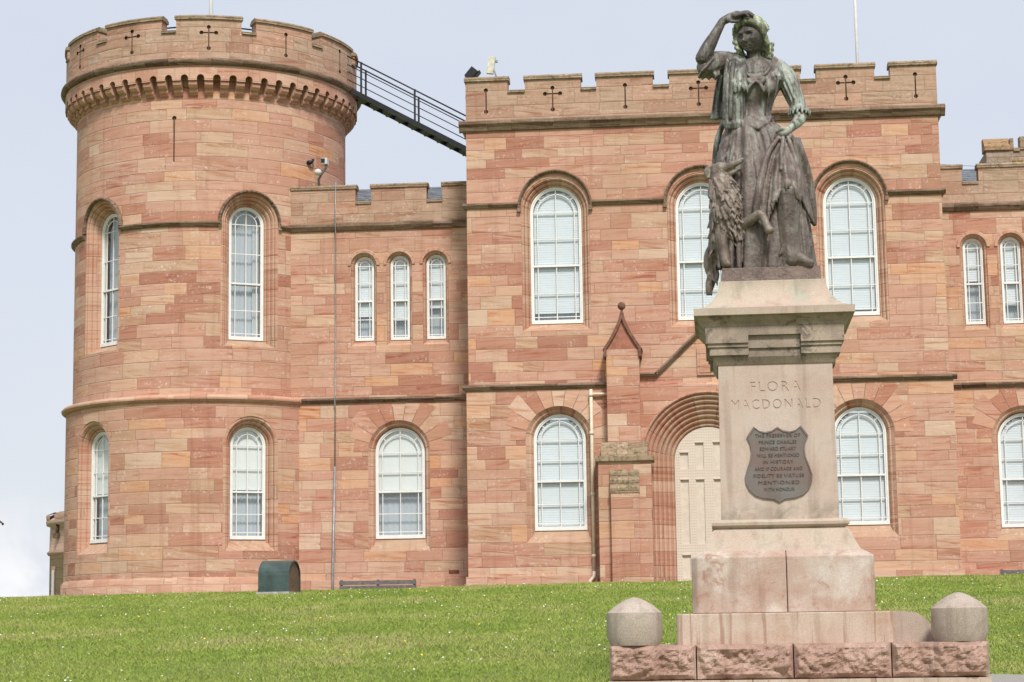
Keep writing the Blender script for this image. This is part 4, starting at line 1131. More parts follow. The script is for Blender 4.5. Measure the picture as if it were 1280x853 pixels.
# torus, slope, base block, plinth
q = MB(); frus(q, .66, 1.075, .68, 1.09, cap=False); frus(q, .68, 1.09, .712, 1.11, cap=False); frus(q, .712, 1.11, .715, 1.14, cap=False); frus(q, .715, 1.14, .69, 1.165, cap=False); frus(q, .69, 1.165, .61, 1.175); q.build('torus_moulding', PT, ped, local=True)
q = MB(); frus(q, .815, .835, .80, .86, cap=False); frus(q, .80, .86, .70, 1.06, cap=False); frus(q, .70, 1.06, .66, 1.076); q.build('sloped_base', PT, ped, local=True)
for s, (x0, x1) in enumerate(((-.935, .035), (.041, .935))):
    q = MB(); zb, zt, ch = .205, .775, .10
    xa, xb = (x0, x1); l = ch if s == 0 else 0; r = ch if s == 1 else 0
    y0 = -.935
    pl_ = [(xa+l*.6, y0), (xb-r*.6, y0), (xb, y0+r*.6), (xb, .93), (xa, .93), (xa, y0+l*.6)]
    if not l: pl_ = [(xa, y0), (xb-r*.6, y0), (xb, y0+r*.6), (xb, .93), (xa, .93)]
    if not r: pl_ = [(xa+l*.6, y0), (xb, y0), (xb, .93), (xa, .93), (xa, y0+l*.6)]
    k = len(pl_); tp = [(a*.885 if abs(a) > .2 else a, b_*.885) for a, b_ in pl_]
    for i in range(k):
        a, b_ = pl_[i], pl_[(i+1) % k]; ta, tb = tp[i], tp[(i+1) % k]
        q.poly([(*a, Zp(zb)), (*b_, Zp(zb)), (*b_, Zp(zt)), (*a, Zp(zt))]); q.poly([(*a, Zp(zt)), (*b_, Zp(zt)), (*tb, Zp(.84)), (*ta, Zp(.84))])
    q.poly([(*a, Zp(.84)) for a in tp])
    o = q.build('base_block', PB, ped, local=True, merge=.0005); bevel(o, .012)
q = MB(); c_ = .03; h = 1.10
pp = [(-h+c_, -h), (h-c_, -h), (h, -h+c_), (h, h), (-h, h), (-h, -h+c_)]
for i in range(6): q.poly([(*pp[i], Zp(-.13)), (*pp[(i+1) % 6], Zp(-.13)), (*pp[(i+1) % 6], Zp(.198)), (*pp[i], Zp(.198))])
q.poly([(*a, Zp(.198)) for a in pp]); o = q.build('plinth', PP, ped, local=True, merge=.0005); bevel(o, .012)
q = MB(); sp = [(1.095, -.13), (1.505, -.13), (1.49, -.05), (1.47, .06), (1.42, .115), (1.33, .178), (1.22, .194), (1.095, .197)]
q.poly([(x, -1.03, Zp(z)) for x, z in sp]); q.poly([(x, -.1, Zp(z)) for x, z in sp[::-1]])
for a, b_ in zip(sp, sp[1:]): q.poly([(a[0], -1.03, Zp(a[1])), (a[0], -.1, Zp(a[1])), (b_[0], -.1, Zp(b_[1])), (b_[0], -1.03, Zp(b_[1]))])
q.build('corner_stone', granite('grey_pink_corner_stone', (.42, .33, .265), (.47, .38, .31), (.52, .43, .36), stain=(.33, .26, .20), amt=.4, grain=1.2), ped, local=True)
# rock faced granite course
def rock_block(x0, x1, y0, y1, z0, z1, seed, bulges=()):
    q = MB(); nx, nz = max(8, int((x1-x0)/.016)), 22
    def f(i, j):
        u, v = i/nx, j/nz; x = x0+(x1-x0)*u; z = z0+(z1-z0)*v
        e = min(1, min(u*(x1-x0), (1-u)*(x1-x0), v*(z1-z0)*1.0, (1-v)*(z1-z0))/.045)
        n = noise.fractal((x*4.2+seed*7, z*5.0, seed), .75, 2.1, 5)*.055+abs(noise.noise((x*8, z*8+seed, 3)))*.055+abs(noise.noise((x*19, z*17+seed, 5)))*.018
        b_ = sum(.07*min(1, max(0, (w-abs(x-c))/.05)) for c, w in bulges)
        return (x+.004*(1-e), y0-.035*e-(n)*e-b_, Zp(z))
    q.grid([[f(i, j) for i in range(nx+1)] for j in range(nz+1)], sm=False)
    for j in (0, nz):
        for i in range(nx):
            a, b_ = f(i, j), f(i+1, j); q.poly([a, b_, (b_[0], y1, b_[2]), (a[0], y1, a[2])])
    for i in (0, nx):
        for j in range(nz):
            a, b_ = f(i, j), f(i, j+1); q.poly([a, b_, (a[0], y1, b_[2]), (a[0], y1, a[2])])
    return q.build('granite_block', PR, ped, local=True)
edges = [-1.775, -.905, .055, 1.015, 1.965]
for i in range(4):
    rock_block(edges[i]+.006, edges[i+1]-.006, -1.56, -1.0, -.452, -.115, i+1, [(-1.53, .26)] if i == 0 else ([(1.70, .27)] if i == 3 else []))
q = MB()
for (x0, x1, y0, y1) in ((-1.74, 1.93, -1.0, 1.6),): q.box(x0, x1, y0, y1, Zp(-.45), Zp(-.118))
q.build('granite_core', PR, ped, local=True)
eds = [-1.78, -.35, .85, 1.97]
for i in range(3):
    q = MB(); q.box(eds[i]+.004, eds[i+1]-.004, -1.66, 1.7, Zp(-.72), Zp(-.462)); q.box(eds[i]-.2*(i == 0)+.004, eds[i+1]+.2*(i == 2)-.004, -1.95, 2.0, Zp(-1.1), Zp(-.724)); o = q.build('step', PP, ped, local=True); bevel(o, .012)
# cornice
q = MB()
for (h0, z0, h1, z1) in ((.735, 3.215, .745, 3.235), (.745, 3.235, .775, 3.265), (.775, 3.265, .80, 3.30), (.80, 3.30, .842, 3.32)): frus(q, h0, z0, h1, z1, cap=False)
frus(q, .735, 3.21, .735, 3.215)
q.build('cornice_moulding', PC, ped, local=True)
q = MB(); frus(q, .842, 3.318, .845, 3.392); q.build('cornice_slab', PT, ped, local=True)
q = MB()
n = 16; hs = []
for i in range(n+1):
    t = i/n; hs.append((.842-.275*math.sin(PI/2*t)**.9 if t > 0 else .842, 3.393+.325*(1-math.cos(PI/2*t))**.85))
for (a, za), (b_, zb_) in zip(hs, hs[1:]): frus(q, a, za, b_, zb_, cap=False)
frus(q, hs[-1][0], 3.718, hs[-1][0]-.005, 3.722); q.build('flared_cap', granite('verdigris_washed_cap_stone', (.52, .39, .315), (.53, .435, .345), (.46, .42, .32), stain=(.36, .385, .295), amt=.6), ped, local=True)
q = MB()
frus(q, .725, 3.115, .73, 3.212)
frus(q, .68, 2.98, .68, 3.114); frus(q, .655, 2.89, .655, 2.979)
frus(q, .612, 2.815, .655, 2.889)
for sx in (-1, 1):
    for sy in (-1, 1):
        def cb_(w, z0, z1):
            x0, x1 = sorted((sx*.275, sx*w)); y0, y1 = sorted((sy*.275, sy*w)); q.box(x0, x1, y0, y1, Zp(z0), Zp(z1))
        cb_(.727, 3.035, 3.116); cb_(.705, 2.995, 3.036); cb_(.686, 2.91, 2.996)
q.build('bracketed_frieze', PC, ped, local=True)
# shield plaque
half = [(0, 2.143), (-.06, 2.105), (-.13, 2.09), (-.19, 2.105), (-.248, 2.150), (-.322, 2.046), (-.292, 1.98), (-.278, 1.90), (-.288, 1.82), (-.325, 1.72), (-.352, 1.63), (-.345, 1.56), (-.312, 1.485), (-.25, 1.425), (-.17, 1.395), (-.06, 1.383), (0, 1.350)]
outl = half+[(-x, z) for x, z in half[-2:0:-1]]
bz = granite('bronze_plaque', (.20, .13, .115), (.19, .155, .14), (.18, .19, .18), stain=(.24, .13, .10), amt=.6, grain=.3)
yp = -.606
q = MB(); ctr = (0, 1.75)
inn = [(x*.955, 1.75+(z-1.75)*.955) for x, z in outl]
q.poly([(x, yp-.020, Zp(z)) for x, z in inn])
k = len(outl)
for i in range(k):
    a, b_ = outl[i], outl[(i+1) % k]; c, d_ = inn[i], inn[(i+1) % k]
    q.poly([(a[0], yp-.028, Zp(a[1])), (b_[0], yp-.028, Zp(b_[1])), (d_[0], yp-.028, Zp(d_[1])), (c[0], yp-.028, Zp(c[1]))])
    q.poly([(c[0], yp-.028, Zp(c[1])), (d_[0], yp-.028, Zp(d_[1])), (d_[0], yp-.02, Zp(d_[1])), (c[0], yp-.02, Zp(c[1]))])
    q.poly([(a[0], yp+.01, Zp(a[1])), (b_[0], yp+.01, Zp(b_[1])), (b_[0], yp-.028, Zp(b_[1])), (a[0], yp-.028, Zp(a[1]))])
plq = q.build('plaque', bz, ped, local=True)
bl_ = plain('dark_raised_letters', (.16, .117, .102), .55, .3)
for body, wd, z in (('THE PRESERVER OF', .50, 2.035), ('PRINCE CHARLES', .42, 1.965), ('EDWARD STUART', .40, 1.895), ('WILL BE MENTIONED', .47, 1.825), ('IN HISTORY', .34, 1.757),
                    ('AND IF COURAGE AND', .53, 1.685), ('FIDELITY BE VIRTUES', .56, 1.612), ('MENTIONED', .46, 1.54), ('WITH HONOUR', .34, 1.468)):
    me = text_mesh(body, wd*.94, .036, .004, 1.1, .0); o = bpy.data.objects.new('lettering', me); COL.objects.link(o); o.parent = plq
    o.location = (0, yp-.023, Zp(z)); me.materials.append(bl_)

# bollards
def bollard_mesh(parent):
    q = MB(); q.lathe([(0.001, 0), (.244, 0), (.280, .092), (.277, .325), (.205, .388), (.12, .442), (.045, .475), (.0, .482)], n=56, sm=True)
    o = q.build('cap', PK, parent, local=True)
    md = o.modifiers.new('edge', 'EDGE_SPLIT'); md.split_angle = math.radians(28)
    return o
b1 = thing('bollard', (-.645, 20.78, -.112), 'squat grey granite bollard with pointed top on the left end of the rough granite base', 'bollard', 'granite bollards on the monument base')
cm = bollard_mesh(b1)
b2 = thing('bollard', (2.58, 20.78, -.112), 'squat grey granite bollard with pointed top on the right end of the rough granite base', 'bollard', 'granite bollards on the monument base')
dup_part(cm, b2, rz=1.0)

# ------------------------------------------------------------------ bronze statue
CR = cam.matrix_world.to_3x3()
SX, SY, SZ = .872, 22.2, 3.722
def L(px, py, y):       # measured on the photograph's picture, at its own depth y in front of or behind the statue's axis
    d = CR @ Vector(((px-640)/2550, -(py-426.5)/2550, -1)); t = (SY+y)/d.y
    return Vector((d.x*t-SX, y, d.z*t-SZ-.155))
def bronze(name, brown, green, amt, streak=1.0, arm=0.0):
    m, T, b = new_mat(name)
    tcn = T.node('ShaderNodeTexCoord'); P = tcn.outputs['Object']; x, y, z = T.sep(P)
    n1 = T.noise(P, 4.5, 5, .65, .5)
    sv = T.noise(T.xyz(T.m('MULTIPLY', x, 16.0), T.m('MULTIPLY', y, 16.0), T.m('MULTIPLY', z, 2.2)), 1.0, 4, .65)
    n3 = T.noise(P, 28.0, 4, .65)
    cc = T.ramp(n1, [(.3, tuple(q*.55 for q in brown)), (.5, brown), (.7, tuple(min(1, q*1.3) for q in brown))])
    hi = T.m('ADD', .22, T.m('MULTIPLY', z, .32))
    f = T.m('MULTIPLY', T.m('MULTIPLY', T.smooth(T.m('ADD', T.m('MULTIPLY', sv, .65*streak), T.m('MULTIPLY', n1, .35)), .46, .64), hi), amt, clamp=True)
    if arm: f = T.m('ADD', f, T.m('MULTIPLY', T.m('MULTIPLY', T.smooth(x, .10, .24), T.smooth(z, 1.42, 1.6)), T.m('MULTIPLY', T.smooth(sv, .36, .58), arm)), clamp=True)
    cc = T.mix(f, cc, T.mix(n3, green, tuple(min(1, q*1.45) for q in green)))
    cc = T.mix(T.smooth(n3, .60, .70, 0, .35), cc, (.22, .30, .25))
    cc = T.mix(T.smooth(T.noise(P, 11.0, 3, .6), .56, .7, 0, .55), cc, tuple(q*.35 for q in brown))
    T.put(b.inputs['Base Color'], cc); b.inputs['Roughness'].default_value = .52; b.inputs['Metallic'].default_value = .15
    b.inputs['Specular IOR Level'].default_value = .4
    bump(T, b, T.m('ADD', T.m('MULTIPLY', sv, .8), n3), .6, .016)
    return m
BZ_SKIN = bronze('bronze_skin', (.105, .088, .076), (.34, .365, .295), .45, 1.0, 1.0)
BZ_HAIR = bronze('bronze_green_hair', (.15, .15, .105), (.36, .40, .26), 1.3)
BZ_DRESS = bronze('bronze_dress', (.145, .112, .097), (.27, .295, .255), .7, 1.0, 1.1)
BZ_SHAWL = bronze('bronze_shawl', (.11, .098, .086), (.30, .335, .285), .95)
BZ_PLAID = bronze('bronze_plaid', (.165, .122, .104), (.32, .335, .29), .75)
BZ_DOG = bronze('bronze_dog', (.19, .142, .116), (.35, .355, .30), .8)
BZ_BASE = bronze('bronze_base', (.17, .12, .10), (.22, .36, .32), .6, .6)
BZ_ARM = bronze('bronze_green_arm', (.14, .125, .10), (.34, .37, .28), 1.5)

def cat(pts, k=5):
    pts = [Vector(p) for p in pts]; out = []
    P_ = [pts[0]*2-pts[1]]+pts+[pts[-1]*2-pts[-2]]
    for i in range(1, len(P_)-2):
        for j in range(k):
            t = j/k; a, b_, c, d_ = P_[i-1:i+3]
            out.append(.5*((2*b_)+(c-a)*t+(2*a-5*b_+4*c-d_)*t*t+(3*b_-a-3*c+d_)*t**3))
    return out+[pts[-1]]
def limb(mb, pts, r, k=5, seg=10):
    P_ = cat(pts, k); R_ = [v.x for v in cat([(q, 0, 0) for q in r], k)]
    mb.tube(P_, [max(.003, q) for q in R_], seg); mb.ball(P_[0], R_[0]*.98, seg, 6); mb.ball(P_[-1], max(.003, R_[-1])*.98, seg, 6)
def ell(mb, c, r, R=None, nu=16, nv=12):
    rows = []
    for i in range(nv+1):
        row = []
        for j in range(nu):
            p = Vector((r[0]*math.sin(PI*i/nv)*math.cos(2*PI*j/nu), r[1]*math.sin(PI*i/nv)*math.sin(2*PI*j/nu), r[2]*math.cos(PI*i/nv)))
            row.append(Vector(c)+(R @ p if R else p))
        rows.append(row)
    mb.grid(rows, cv=True)
def loft(mb, rings, seg=72, fold=None, k=4):
    """rings: (cx, cy, z, rx, ry)"""
    C_ = cat([(a, b_, c) for a, b_, c, _, _ in rings], k); R_ = cat([(d_, e, 0) for *_, d_, e in rings], k)
    rows = []
    for c, r in zip(C_, R_):
        row = []
        for j in range(seg):
            th = 2*PI*j/seg; f = fold(th, c.z) if fold else 0
            row.append((c.x+(r.x+f)*math.cos(th), c.y+(r.y+f)*math.sin(th), c.z))
        rows.append(row)
    i0 = mb.grid(rows, cv=True); n = len(rows)
    mb.cap([i0+j for j in range(seg)]); mb.cap([i0+(n-1)*seg+j for j in range(seg)])
def sheet(mb, rows, t=.02):
    """thick cloth from a grid of points"""
    R_, C_ = len(rows), len(rows[0]); rows = [[Vector(p) for p in r] for r in rows]
    N = [[None]*C_ for _ in range(R_)]
    for i in range(R_):
        for j in range(C_):
            a = rows[min(i+1, R_-1)][j]-rows[max(i-1, 0)][j]; b_ = rows[i][min(j+1, C_-1)]-rows[i][max(j-1, 0)]
            n_ = a.cross(b_); N[i][j] = n_.normalized() if n_.length > 1e-9 else Vector((0, -1, 0))
    i0 = mb.grid([[p+n_*t/2 for p, n_ in zip(r, nn)] for r, nn in zip(rows, N)])
    i1 = mb.grid([[p-n_*t/2 for p, n_ in zip(r, nn)] for r, nn in zip(rows, N)])
    per = [(0, j) for j in range(C_)]+[(i, C_-1) for i in range(1, R_)]+[(R_-1, j) for j in range(C_-2, -1, -1)]+[(i, 0) for i in range(R_-2, 0, -1)]
    for (a, b_) in zip(per, per[1:]+per[:1]):
        mb.cap([i0+a[0]*C_+a[1], i0+b_[0]*C_+b_[1], i1+b_[0]*C_+b_[1], i1+a[0]*C_+a[1]])
def sculpt(name, mb, mat, parent, voxel=.011, it=2, fac=.5):
    me = bpy.data.meshes.new('tmp'); me.from_pydata([tuple(v) for v in mb.v], [], mb.f)
    o = bpy.data.objects.new('tmp', me); COL.objects.link(o)
    r = o.modifiers.new('r', 'REMESH'); r.mode = 'VOXEL'; r.voxel_size = voxel; r.use_smooth_shade = True
    s = o.modifiers.new('s', 'SMOOTH'); s.factor = fac; s.iterations = it
    d_ = bpy.context.evaluated_depsgraph_get(); nm = bpy.data.meshes.new_from_object(o.evaluated_get(d_))
    bpy.data.objects.remove(o); bpy.data.meshes.remove(me)
    nm.name = name; nm.materials.clear(); nm.materials.append(mat)
    nm.polygons.foreach_set('use_smooth', np.ones(len(nm.polygons), dtype=bool))
    n = bpy.data.objects.new(name, nm); COL.objects.link(n); n.parent = parent
    n.location = (0, 0, .155)
    return n
st = thing('statue', (SX, SY, SZ), 'green-brown bronze statue of a woman in a long dress shading her eyes, on the pedestal', 'statue', rz=.0)
ORG[st] = (0, 0, 0)
q = MB()
for (h0, z0, h1, z1) in ((.532, 0, .522, .15), (.522, .15, .510, .155)):
    a = [(-h0, -h0, z0), (h0, -h0, z0), (h0, h0, z0), (-h0, h0, z0)]; b_ = [(-h1, -h1, z1), (h1, -h1, z1), (h1, h1, z1), (-h1, h1, z1)]
    for i in range(4): q.poly([a[i], a[(i+1) % 4], b_[(i+1) % 4], b_[i]])
q.poly(b_); q.build('base_plate', BZ_BASE, st, local=True, merge=.0004)

# head
HC = L(939, 47, -.10); HR = Matrix.Rotation(math.radians(-29), 3, 'Z') @ Matrix.Rotation(math.radians(11), 3, 'X') @ Matrix.Rotation(math.radians(-6), 3, 'Y')
def gs(a, s): return math.exp(-(a/s)**2)
def head(mb):
    nv, nu = 44, 56; rows = []
    for i in range(nv+1):
        el = 90-180*i/nv; row = []
        for j in range(nu):
            az = -180+360*j/nu; ce, se = math.cos(math.radians(el)), math.sin(math.radians(el))
            x, y, z = .150*ce*math.sin(math.radians(az)), -.168*ce*math.cos(math.radians(az)), .195*se
            fr = max(0, math.cos(math.radians(az)))*ce
            if z < 0: t = -z/.195; x *= 1-.34*t*t; y = y*(1-.12*t) - .01*t
            f = 0
            f += .060*gs(az, 8)*gs(el+13, 7) + .030*gs(az, 6)*gs(el+2, 10)
            for s in (-1, 1):
                f += -.046*gs(az-s*21, 11)*gs(el-5, 7.5) + .020*gs(az-s*21, 6)*gs(el-4, 4) + .020*gs(az-s*20, 15)*gs(el-16, 5)
                f += .012*gs(az-s*36, 14)*gs(el+14, 13) + .008*gs(az-s*9, 4)*gs(el+16, 4)
            f += .024*gs(az, 13)*gs(el+29, 3.2) + .024*gs(az, 11)*gs(el+37, 3.4) - .024*gs(az, 15)*gs(el+33, 2.0) - .012*gs(az, 16)*gs(el+43, 4) + .026*gs(az, 15)*gs(el+54, 9)
            row.append(HC+HR @ Vector((x, y-f, z)))
        rows.append(row)
    mb.grid(rows, cv=True)
body = MB(); head(body)
limb(body, [HC+HR @ Vector((0, .03, -.08)), L(942, 74, -.03), L(944, 84, .0)], [.085, .085, .11])
ell(body, L(943, 94, -.06), (.23, .150, .20))
for s_ in (-1, 1): limb(body, [L(943, 76, -.0), L(943+s_*13, 80, .0), L(943+s_*27, 87, .0)], [.085, .075, .07])
rs, re, rw_ = L(906, 84, -.05), L(878, 73, -.30), L(903, 27, -.27)
limb(body, [rs, (rs+re)/2+Vector((0, 0, -.01)), re], [.095, .092, .080])
limb(body, [re, re.lerp(rw_, .3), re.lerp(rw_, .7), rw_], [.082, .080, .058, .046])
limb(body, [rw_, L(913, 22, -.26), L(922, 19, -.25)], [.046, .052, .05])
ell(body, L(918, 20, -.26), (.075, .06, .035))
for k, (dy, tip, mid) in enumerate(((-.055, (936, 21), (930, 17)), (-.018, (941, 20), (932, 16)), (.02, (943, 20), (933, 15)), (.055, (939, 20), (931, 16)))):
    limb(body, [L(918, 20, -.26+dy*.8), L(*mid, -.25+dy), L(*tip, -.245+dy)], [.023, .021, .014], seg=8)
limb(body, [L(909, 25, -.30), L(916, 27, -.34), L(923, 27, -.335)], [.026, .022, .015], seg=8)
ls, le, lw_ = L(978, 92, .0), L(1000, 140, .0), L(988, 161, -.27)
limb(body, [ls, le, ], [.09, .072])
limb(body, [le, L(999, 150, -.10), lw_], [.072, .068, .046])
limb(body, [lw_, L(981, 166, -.34), L(975, 168, -.38)], [.046, .052, .043])
for k in range(4):
    limb(body, [L(979, 165+k*1.0, -.37+.035*k), L(972, 167+k*1.5, -.42+.035*k), L(969, 173+k*1.2, -.42+.03*k), L(972, 177, -.38+.03*k)], [.022, .021, .018, .013], seg=8)
limb(body, [L(982, 162, -.36), L(976, 161, -.42), L(971, 165, -.45)], [.024, .020, .014], seg=8)
sculpt('body', body, BZ_SKIN, st, .008, 1, .4)
# hair
hair = MB(); rr = random.Random(3)
hv = lambda x, y, z: HC+HR @ Vector((x, y, z))
ell(hair, hv(0, .040, .035), (.166, .165, .180), HR)
front = [hv(-.155, .02, -.10), hv(-.160, -.015, -.01), hv(-.142, -.065, .085), hv(-.080, -.108, .148), hv(0, -.118, .172), hv(.080, -.108, .150), hv(.138, -.065, .088), hv(.152, -.01, .0), hv(.148, .03, -.09), hv(.132, .06, -.17)]
limb(hair, front, [.024, .030, .036, .040, .042, .042, .040, .038, .036, .032], 5)
limb(hair, [hv(-.15, -.02, .10), hv(-.07, -.055, .195), hv(.03, -.06, .215), hv(.12, -.03, .175), hv(.175, .0, .06)], [.03, .04, .042, .042, .036], 5)
FR = cat(front, 4)
for i in range(260):       # waves of hair swept back from the face
    a = rr.uniform(-PI*.08, PI*1.08); e = rr.uniform(.0, 1.45)
    p = Vector((.180*math.cos(a)*math.cos(e), .04+.168*math.sin(a)*math.cos(e)*(1 if math.sin(a) > 0 else 1), .04+.190*math.sin(e)))
    if rr.random() < .35: p = Vector((p.x, .04-abs(p.y-.04), p.z)) if p.z > .12 else p
    d1 = Vector((rr.uniform(-.6, .6), 1.0, rr.uniform(-.9, .3))).normalized()*.035
    limb(hair, [HC+HR @ (p-d1), HC+HR @ (p*1.05), HC+HR @ (p+d1)], [.007, .013, .007], 2, 6)
for i in range(70):
    P_ = FR[rr.randrange(3, len(FR)-3)]; o_ = (P_-HC); o_ = (o_-HR @ Vector((0, 1, 0))*o_.dot(HR @ Vector((0, 1, 0)))*1.3).normalized()
    t_ = Vector((rr.uniform(-1, 1), rr.uniform(-.5, .5), rr.uniform(-1, 1))).normalized()*.028
    limb(hair, [P_+o_*.022-t_, P_+o_*.034, P_+o_*.022+t_], [.007, .012, .007], 2, 6)
for (a, b_, s_) in (((919, 50), (924, 66), -.10), ((924, 62), (929, 72), -.05), ((963, 56), (963, 72), .0), ((959, 62), (961, 76), -.03), ((955, 70), (958, 78), .0)):
    A, B = L(*a, s_), L(*b_, s_); pts = []
    for i in range(17): t = i/16; pts.append(A.lerp(B, t)+Vector((.020*math.cos(t*15), .020*math.sin(t*15), 0)))
    limb(hair, pts, [.030-.008*i/16 for i in range(17)], 1, 7)
ell(hair, L(952, 62, .10), (.11, .09, .13))
sculpt('hair', hair, BZ_HAIR, st, .009, 1, .4)

# dress: bodice, skirt, sleeves
dress = MB()
def rg(py, xl, xr, y, ry): 
    a, b_ = L(xl, py, y), L(xr, py, y); return ((a.x+b_.x)/2, y, a.z, (b_.x-a.x)/2, ry)
loft(dress, [rg(92, 911, 981, .01, .15), rg(97, 909, 981, -.0, .19), rg(107, 911, 978, -.03, .215), rg(120, 914, 972, -.03, .205), rg(134, 919, 965, -.02, .17), rg(146, 919, 964, -.02, .165), rg(158, 912, 970, -.02, .20)], fold=lambda th, z: .004*math.sin(th*17+z*3))
for s, px in ((-1, 930), (1, 960)): ell(dress, L(px, 109, -.20), (.10, .075, .095))
def sfold(th, z):
    t = max(0, min(1, (1.66-z)/1.6)); a = .014+.046*t
    w = th+.16*math.sin(z*1.7+th*2)+.12*math.sin(th*3+1)
    s = .55*math.sin(w*13+.25*z)+.35*math.sin(w*23+1.7-.5*z)+.45*math.sin(w*7+2+.2*z)
    r = 1-2*abs(s)**.6 if s < 0 else .15+.85*s
    return a*r
loft(dress, [rg(156, 915, 967, -.02, .19), rg(161, 909, 974, -.02, .25), rg(172, 902, 984, -.02, .31), rg(200, 896, 996, -.03, .36), rg(232, 895, 1001, -.05, .41), rg(265, 898, 1006, -.06, .435), rg(300, 905, 1011, -.06, .45), (lambda r: (r[0], r[1], -.03, r[3], r[4]))(rg(332, 907, 1017, -.06, .455))], seg=220, fold=sfold, k=6)
for (x0, x1, x2, r0, r1) in ((926, 917, 914, .016, .04), (935, 929, 924, .018, .042), (942, 938, 936, .016, .036), (949, 950, 947, .018, .04), (956, 960, 958, .016, .035), (921, 905, 899, .016, .03)):
    limb(dress, [L(x0, 160, -.245), L((x0+x1)/2, 200, -.355), L(x1, 250, -.425), L(x2, 300, -.445), L(x2, 334, -.45)], [r0, r0*1.3, r1*.8, r1*.8, r1*.7])
# swags across the front
for (p0, p1, p2) in (((912, 178), (925, 212), (946, 182)), ((908, 192), (926, 232), (948, 196)), ((905, 206), (928, 250), (950, 212))):
    limb(dress, [L(*p0, -.27), L(*p1, -.38), L(*p2, -.34)], [.012, .024, .012])
# bent knee and shin under the skirt
limb(dress, [L(962, 190, -.20), L(983, 236, -.44), L(985, 248, -.46), L(986, 290, -.44), L(990, 322, -.45)], [.13, .145, .14, .125, .12])
limb(dress, [L(966, 205, -.34), L(968, 250, -.40), L(967, 295, -.43), L(966, 334, -.44)], [.06, .085, .085, .08])
limb(dress, [L(996, 240, -.36), L(1001, 285, -.38), L(1006, 334, -.40)], [.06, .08, .08])
limb(dress, [L(953, 215, -.38), L(951, 260, -.42), L(950, 300, -.44), L(949, 334, -.44)], [.05, .065, .07, .065])
for (x0, x1, r) in ((972, 968, .03), (978, 974, .03), (985, 984, .035), (994, 998, .035), (1000, 1007, .03)):
    limb(dress, [L(x0, 250, -.46), L((x0+x1)/2, 290, -.47), L(x1, 333, -.48)], [r*.4, r*.8, r*.8])
limb(dress, [L(975, 318, -.52), L(984, 300, -.53), L(992, 308, -.53), L(1000, 329, -.50)], [.014, .018, .018, .014])
# bodice point, neckline and bow
for a, b_ in (((918, 147), (948, 161)), ((966, 146), (948, 161))): limb(dress, [L(*a, -.16), L((a[0]+b_[0])/2, (a[1]+b_[1])/2+1, -.275), L(*b_, -.335)], [.014, .020, .020])
vpt = MB()
sheet(dress, [[L(920+k*7.5, 147-.5*abs(3-k), -.185-.045*math.sin(PI*k/6)) for k in range(7)], [L(926+k*6, 154, -.24-.055*math.sin(PI*k/6)) for k in range(7)], [L(944+k*1.3, 161, -.325) for k in range(7)]], .04)
limb(dress, [L(925, 75, -.03), L(929, 86, -.16), L(935, 94, -.235), L(944, 98, -.262), L(953, 95, -.245), L(961, 87, -.17), L(966, 76, -.03)], [.016]*7)
for k in range(30):
    t = k/29; c = cat([L(925, 75, -.03), L(929, 86, -.16), L(935, 94, -.235), L(944, 98, -.262), L(953, 95, -.245), L(961, 87, -.17), L(966, 76, -.03)], 5)[int(t*30)]; ell(dress, c, (.016, .02, .018), None, 6, 5)
for s_ in (-1, 1): limb(dress, [L(945+s_*22, 77, .02), L(945+s_*25, 84, -.02), L(945+s_*26, 97, -.10)], [.06, .075, .09])
for s, (a, b_) in ((-1, ((934, 100), (930, 108))), (1, ((955, 98), (957, 106)))):
    limb(dress, [L(945, 100, -.27), L(*a, -.285), L(940 if s < 0 else 951, 104, -.285), L(945, 101, -.27)], [.012, .026, .02, .012])
    limb(dress, [L(945, 101, -.27), L((945+b_[0])/2, 107, -.285), L(b_[0]+s*-2, 114, -.285)], [.012, .02, .018])
for xa in (962, 971): limb(dress, [L(xa, 92, -.15), L(xa+1, 106, -.262), L(xa+(946-xa)*.35, 146, -.185)], [.008, .009, .006])
# sleeves
limb(dress, [L(916, 78, .0), L(902, 78, -.06), L(890, 80, -.16), L(882, 84, -.24)], [.11, .125, .13, .105], 5, 14)
for k in range(16):
    a = 2*PI*k/16; c = L(880, 86, -.25); e_ = Vector((.05*math.cos(a), .10*math.sin(a), .09*math.cos(a)*.6))
    limb(dress, [L(900, 76, -.08)+e_*.9, L(889, 80, -.17)+e_*1.25, c+e_*1.15+Vector((-.0, 0, -.03))], [.010, .022, .016], 3, 6)
sheet(dress, [[L(874+k*5, 84+2*(k % 2), -.24+.03*(k % 3)) for k in range(6)], [L(875+k*5, 93+3*((k+1) % 2), -.25+.04*(k % 2)) for k in range(6)], [L(878+k*4, 101-4*(k % 2), -.22+.03*(k % 2)) for k in range(6)]], .02)
limb(dress, [L(972, 84, .0), L(984, 98, .0), L(992, 118, .0), L(998, 135, -.02)], [.095, .108, .10, .088], 5, 14)
for k in range(14):
    a = 2*PI*k/14; e_ = lambda r: Vector((r*math.cos(a), r*math.sin(a), 0))
    limb(dress, [L(975, 84, 0)+e_(.07), L(986, 105, 0)+e_(.105), L(996, 130, -.01)+e_(.09)], [.008, .015, .010], 3, 6)
    limb(dress, [L(998, 136, -.02)+e_(.085), L(999, 140, -.02)+e_(.11), L(999, 144, -.03)+e_(.115)], [.02, .02, .012], 2, 6)
sculpt('dress', dress, BZ_DRESS, st, .009, 1, .4)
shoe = MB(); limb(shoe, [L(987, 322, -.44), L(999, 322, -.50), L(1009, 327, -.53), L(1015, 328, -.54)], [.06, .058, .045, .028]); limb(shoe, [L(988, 331, -.44), L(1014, 331, -.53)], [.03, .03])
sculpt('shoe', shoe, BZ_DRESS, st, .010, 1)

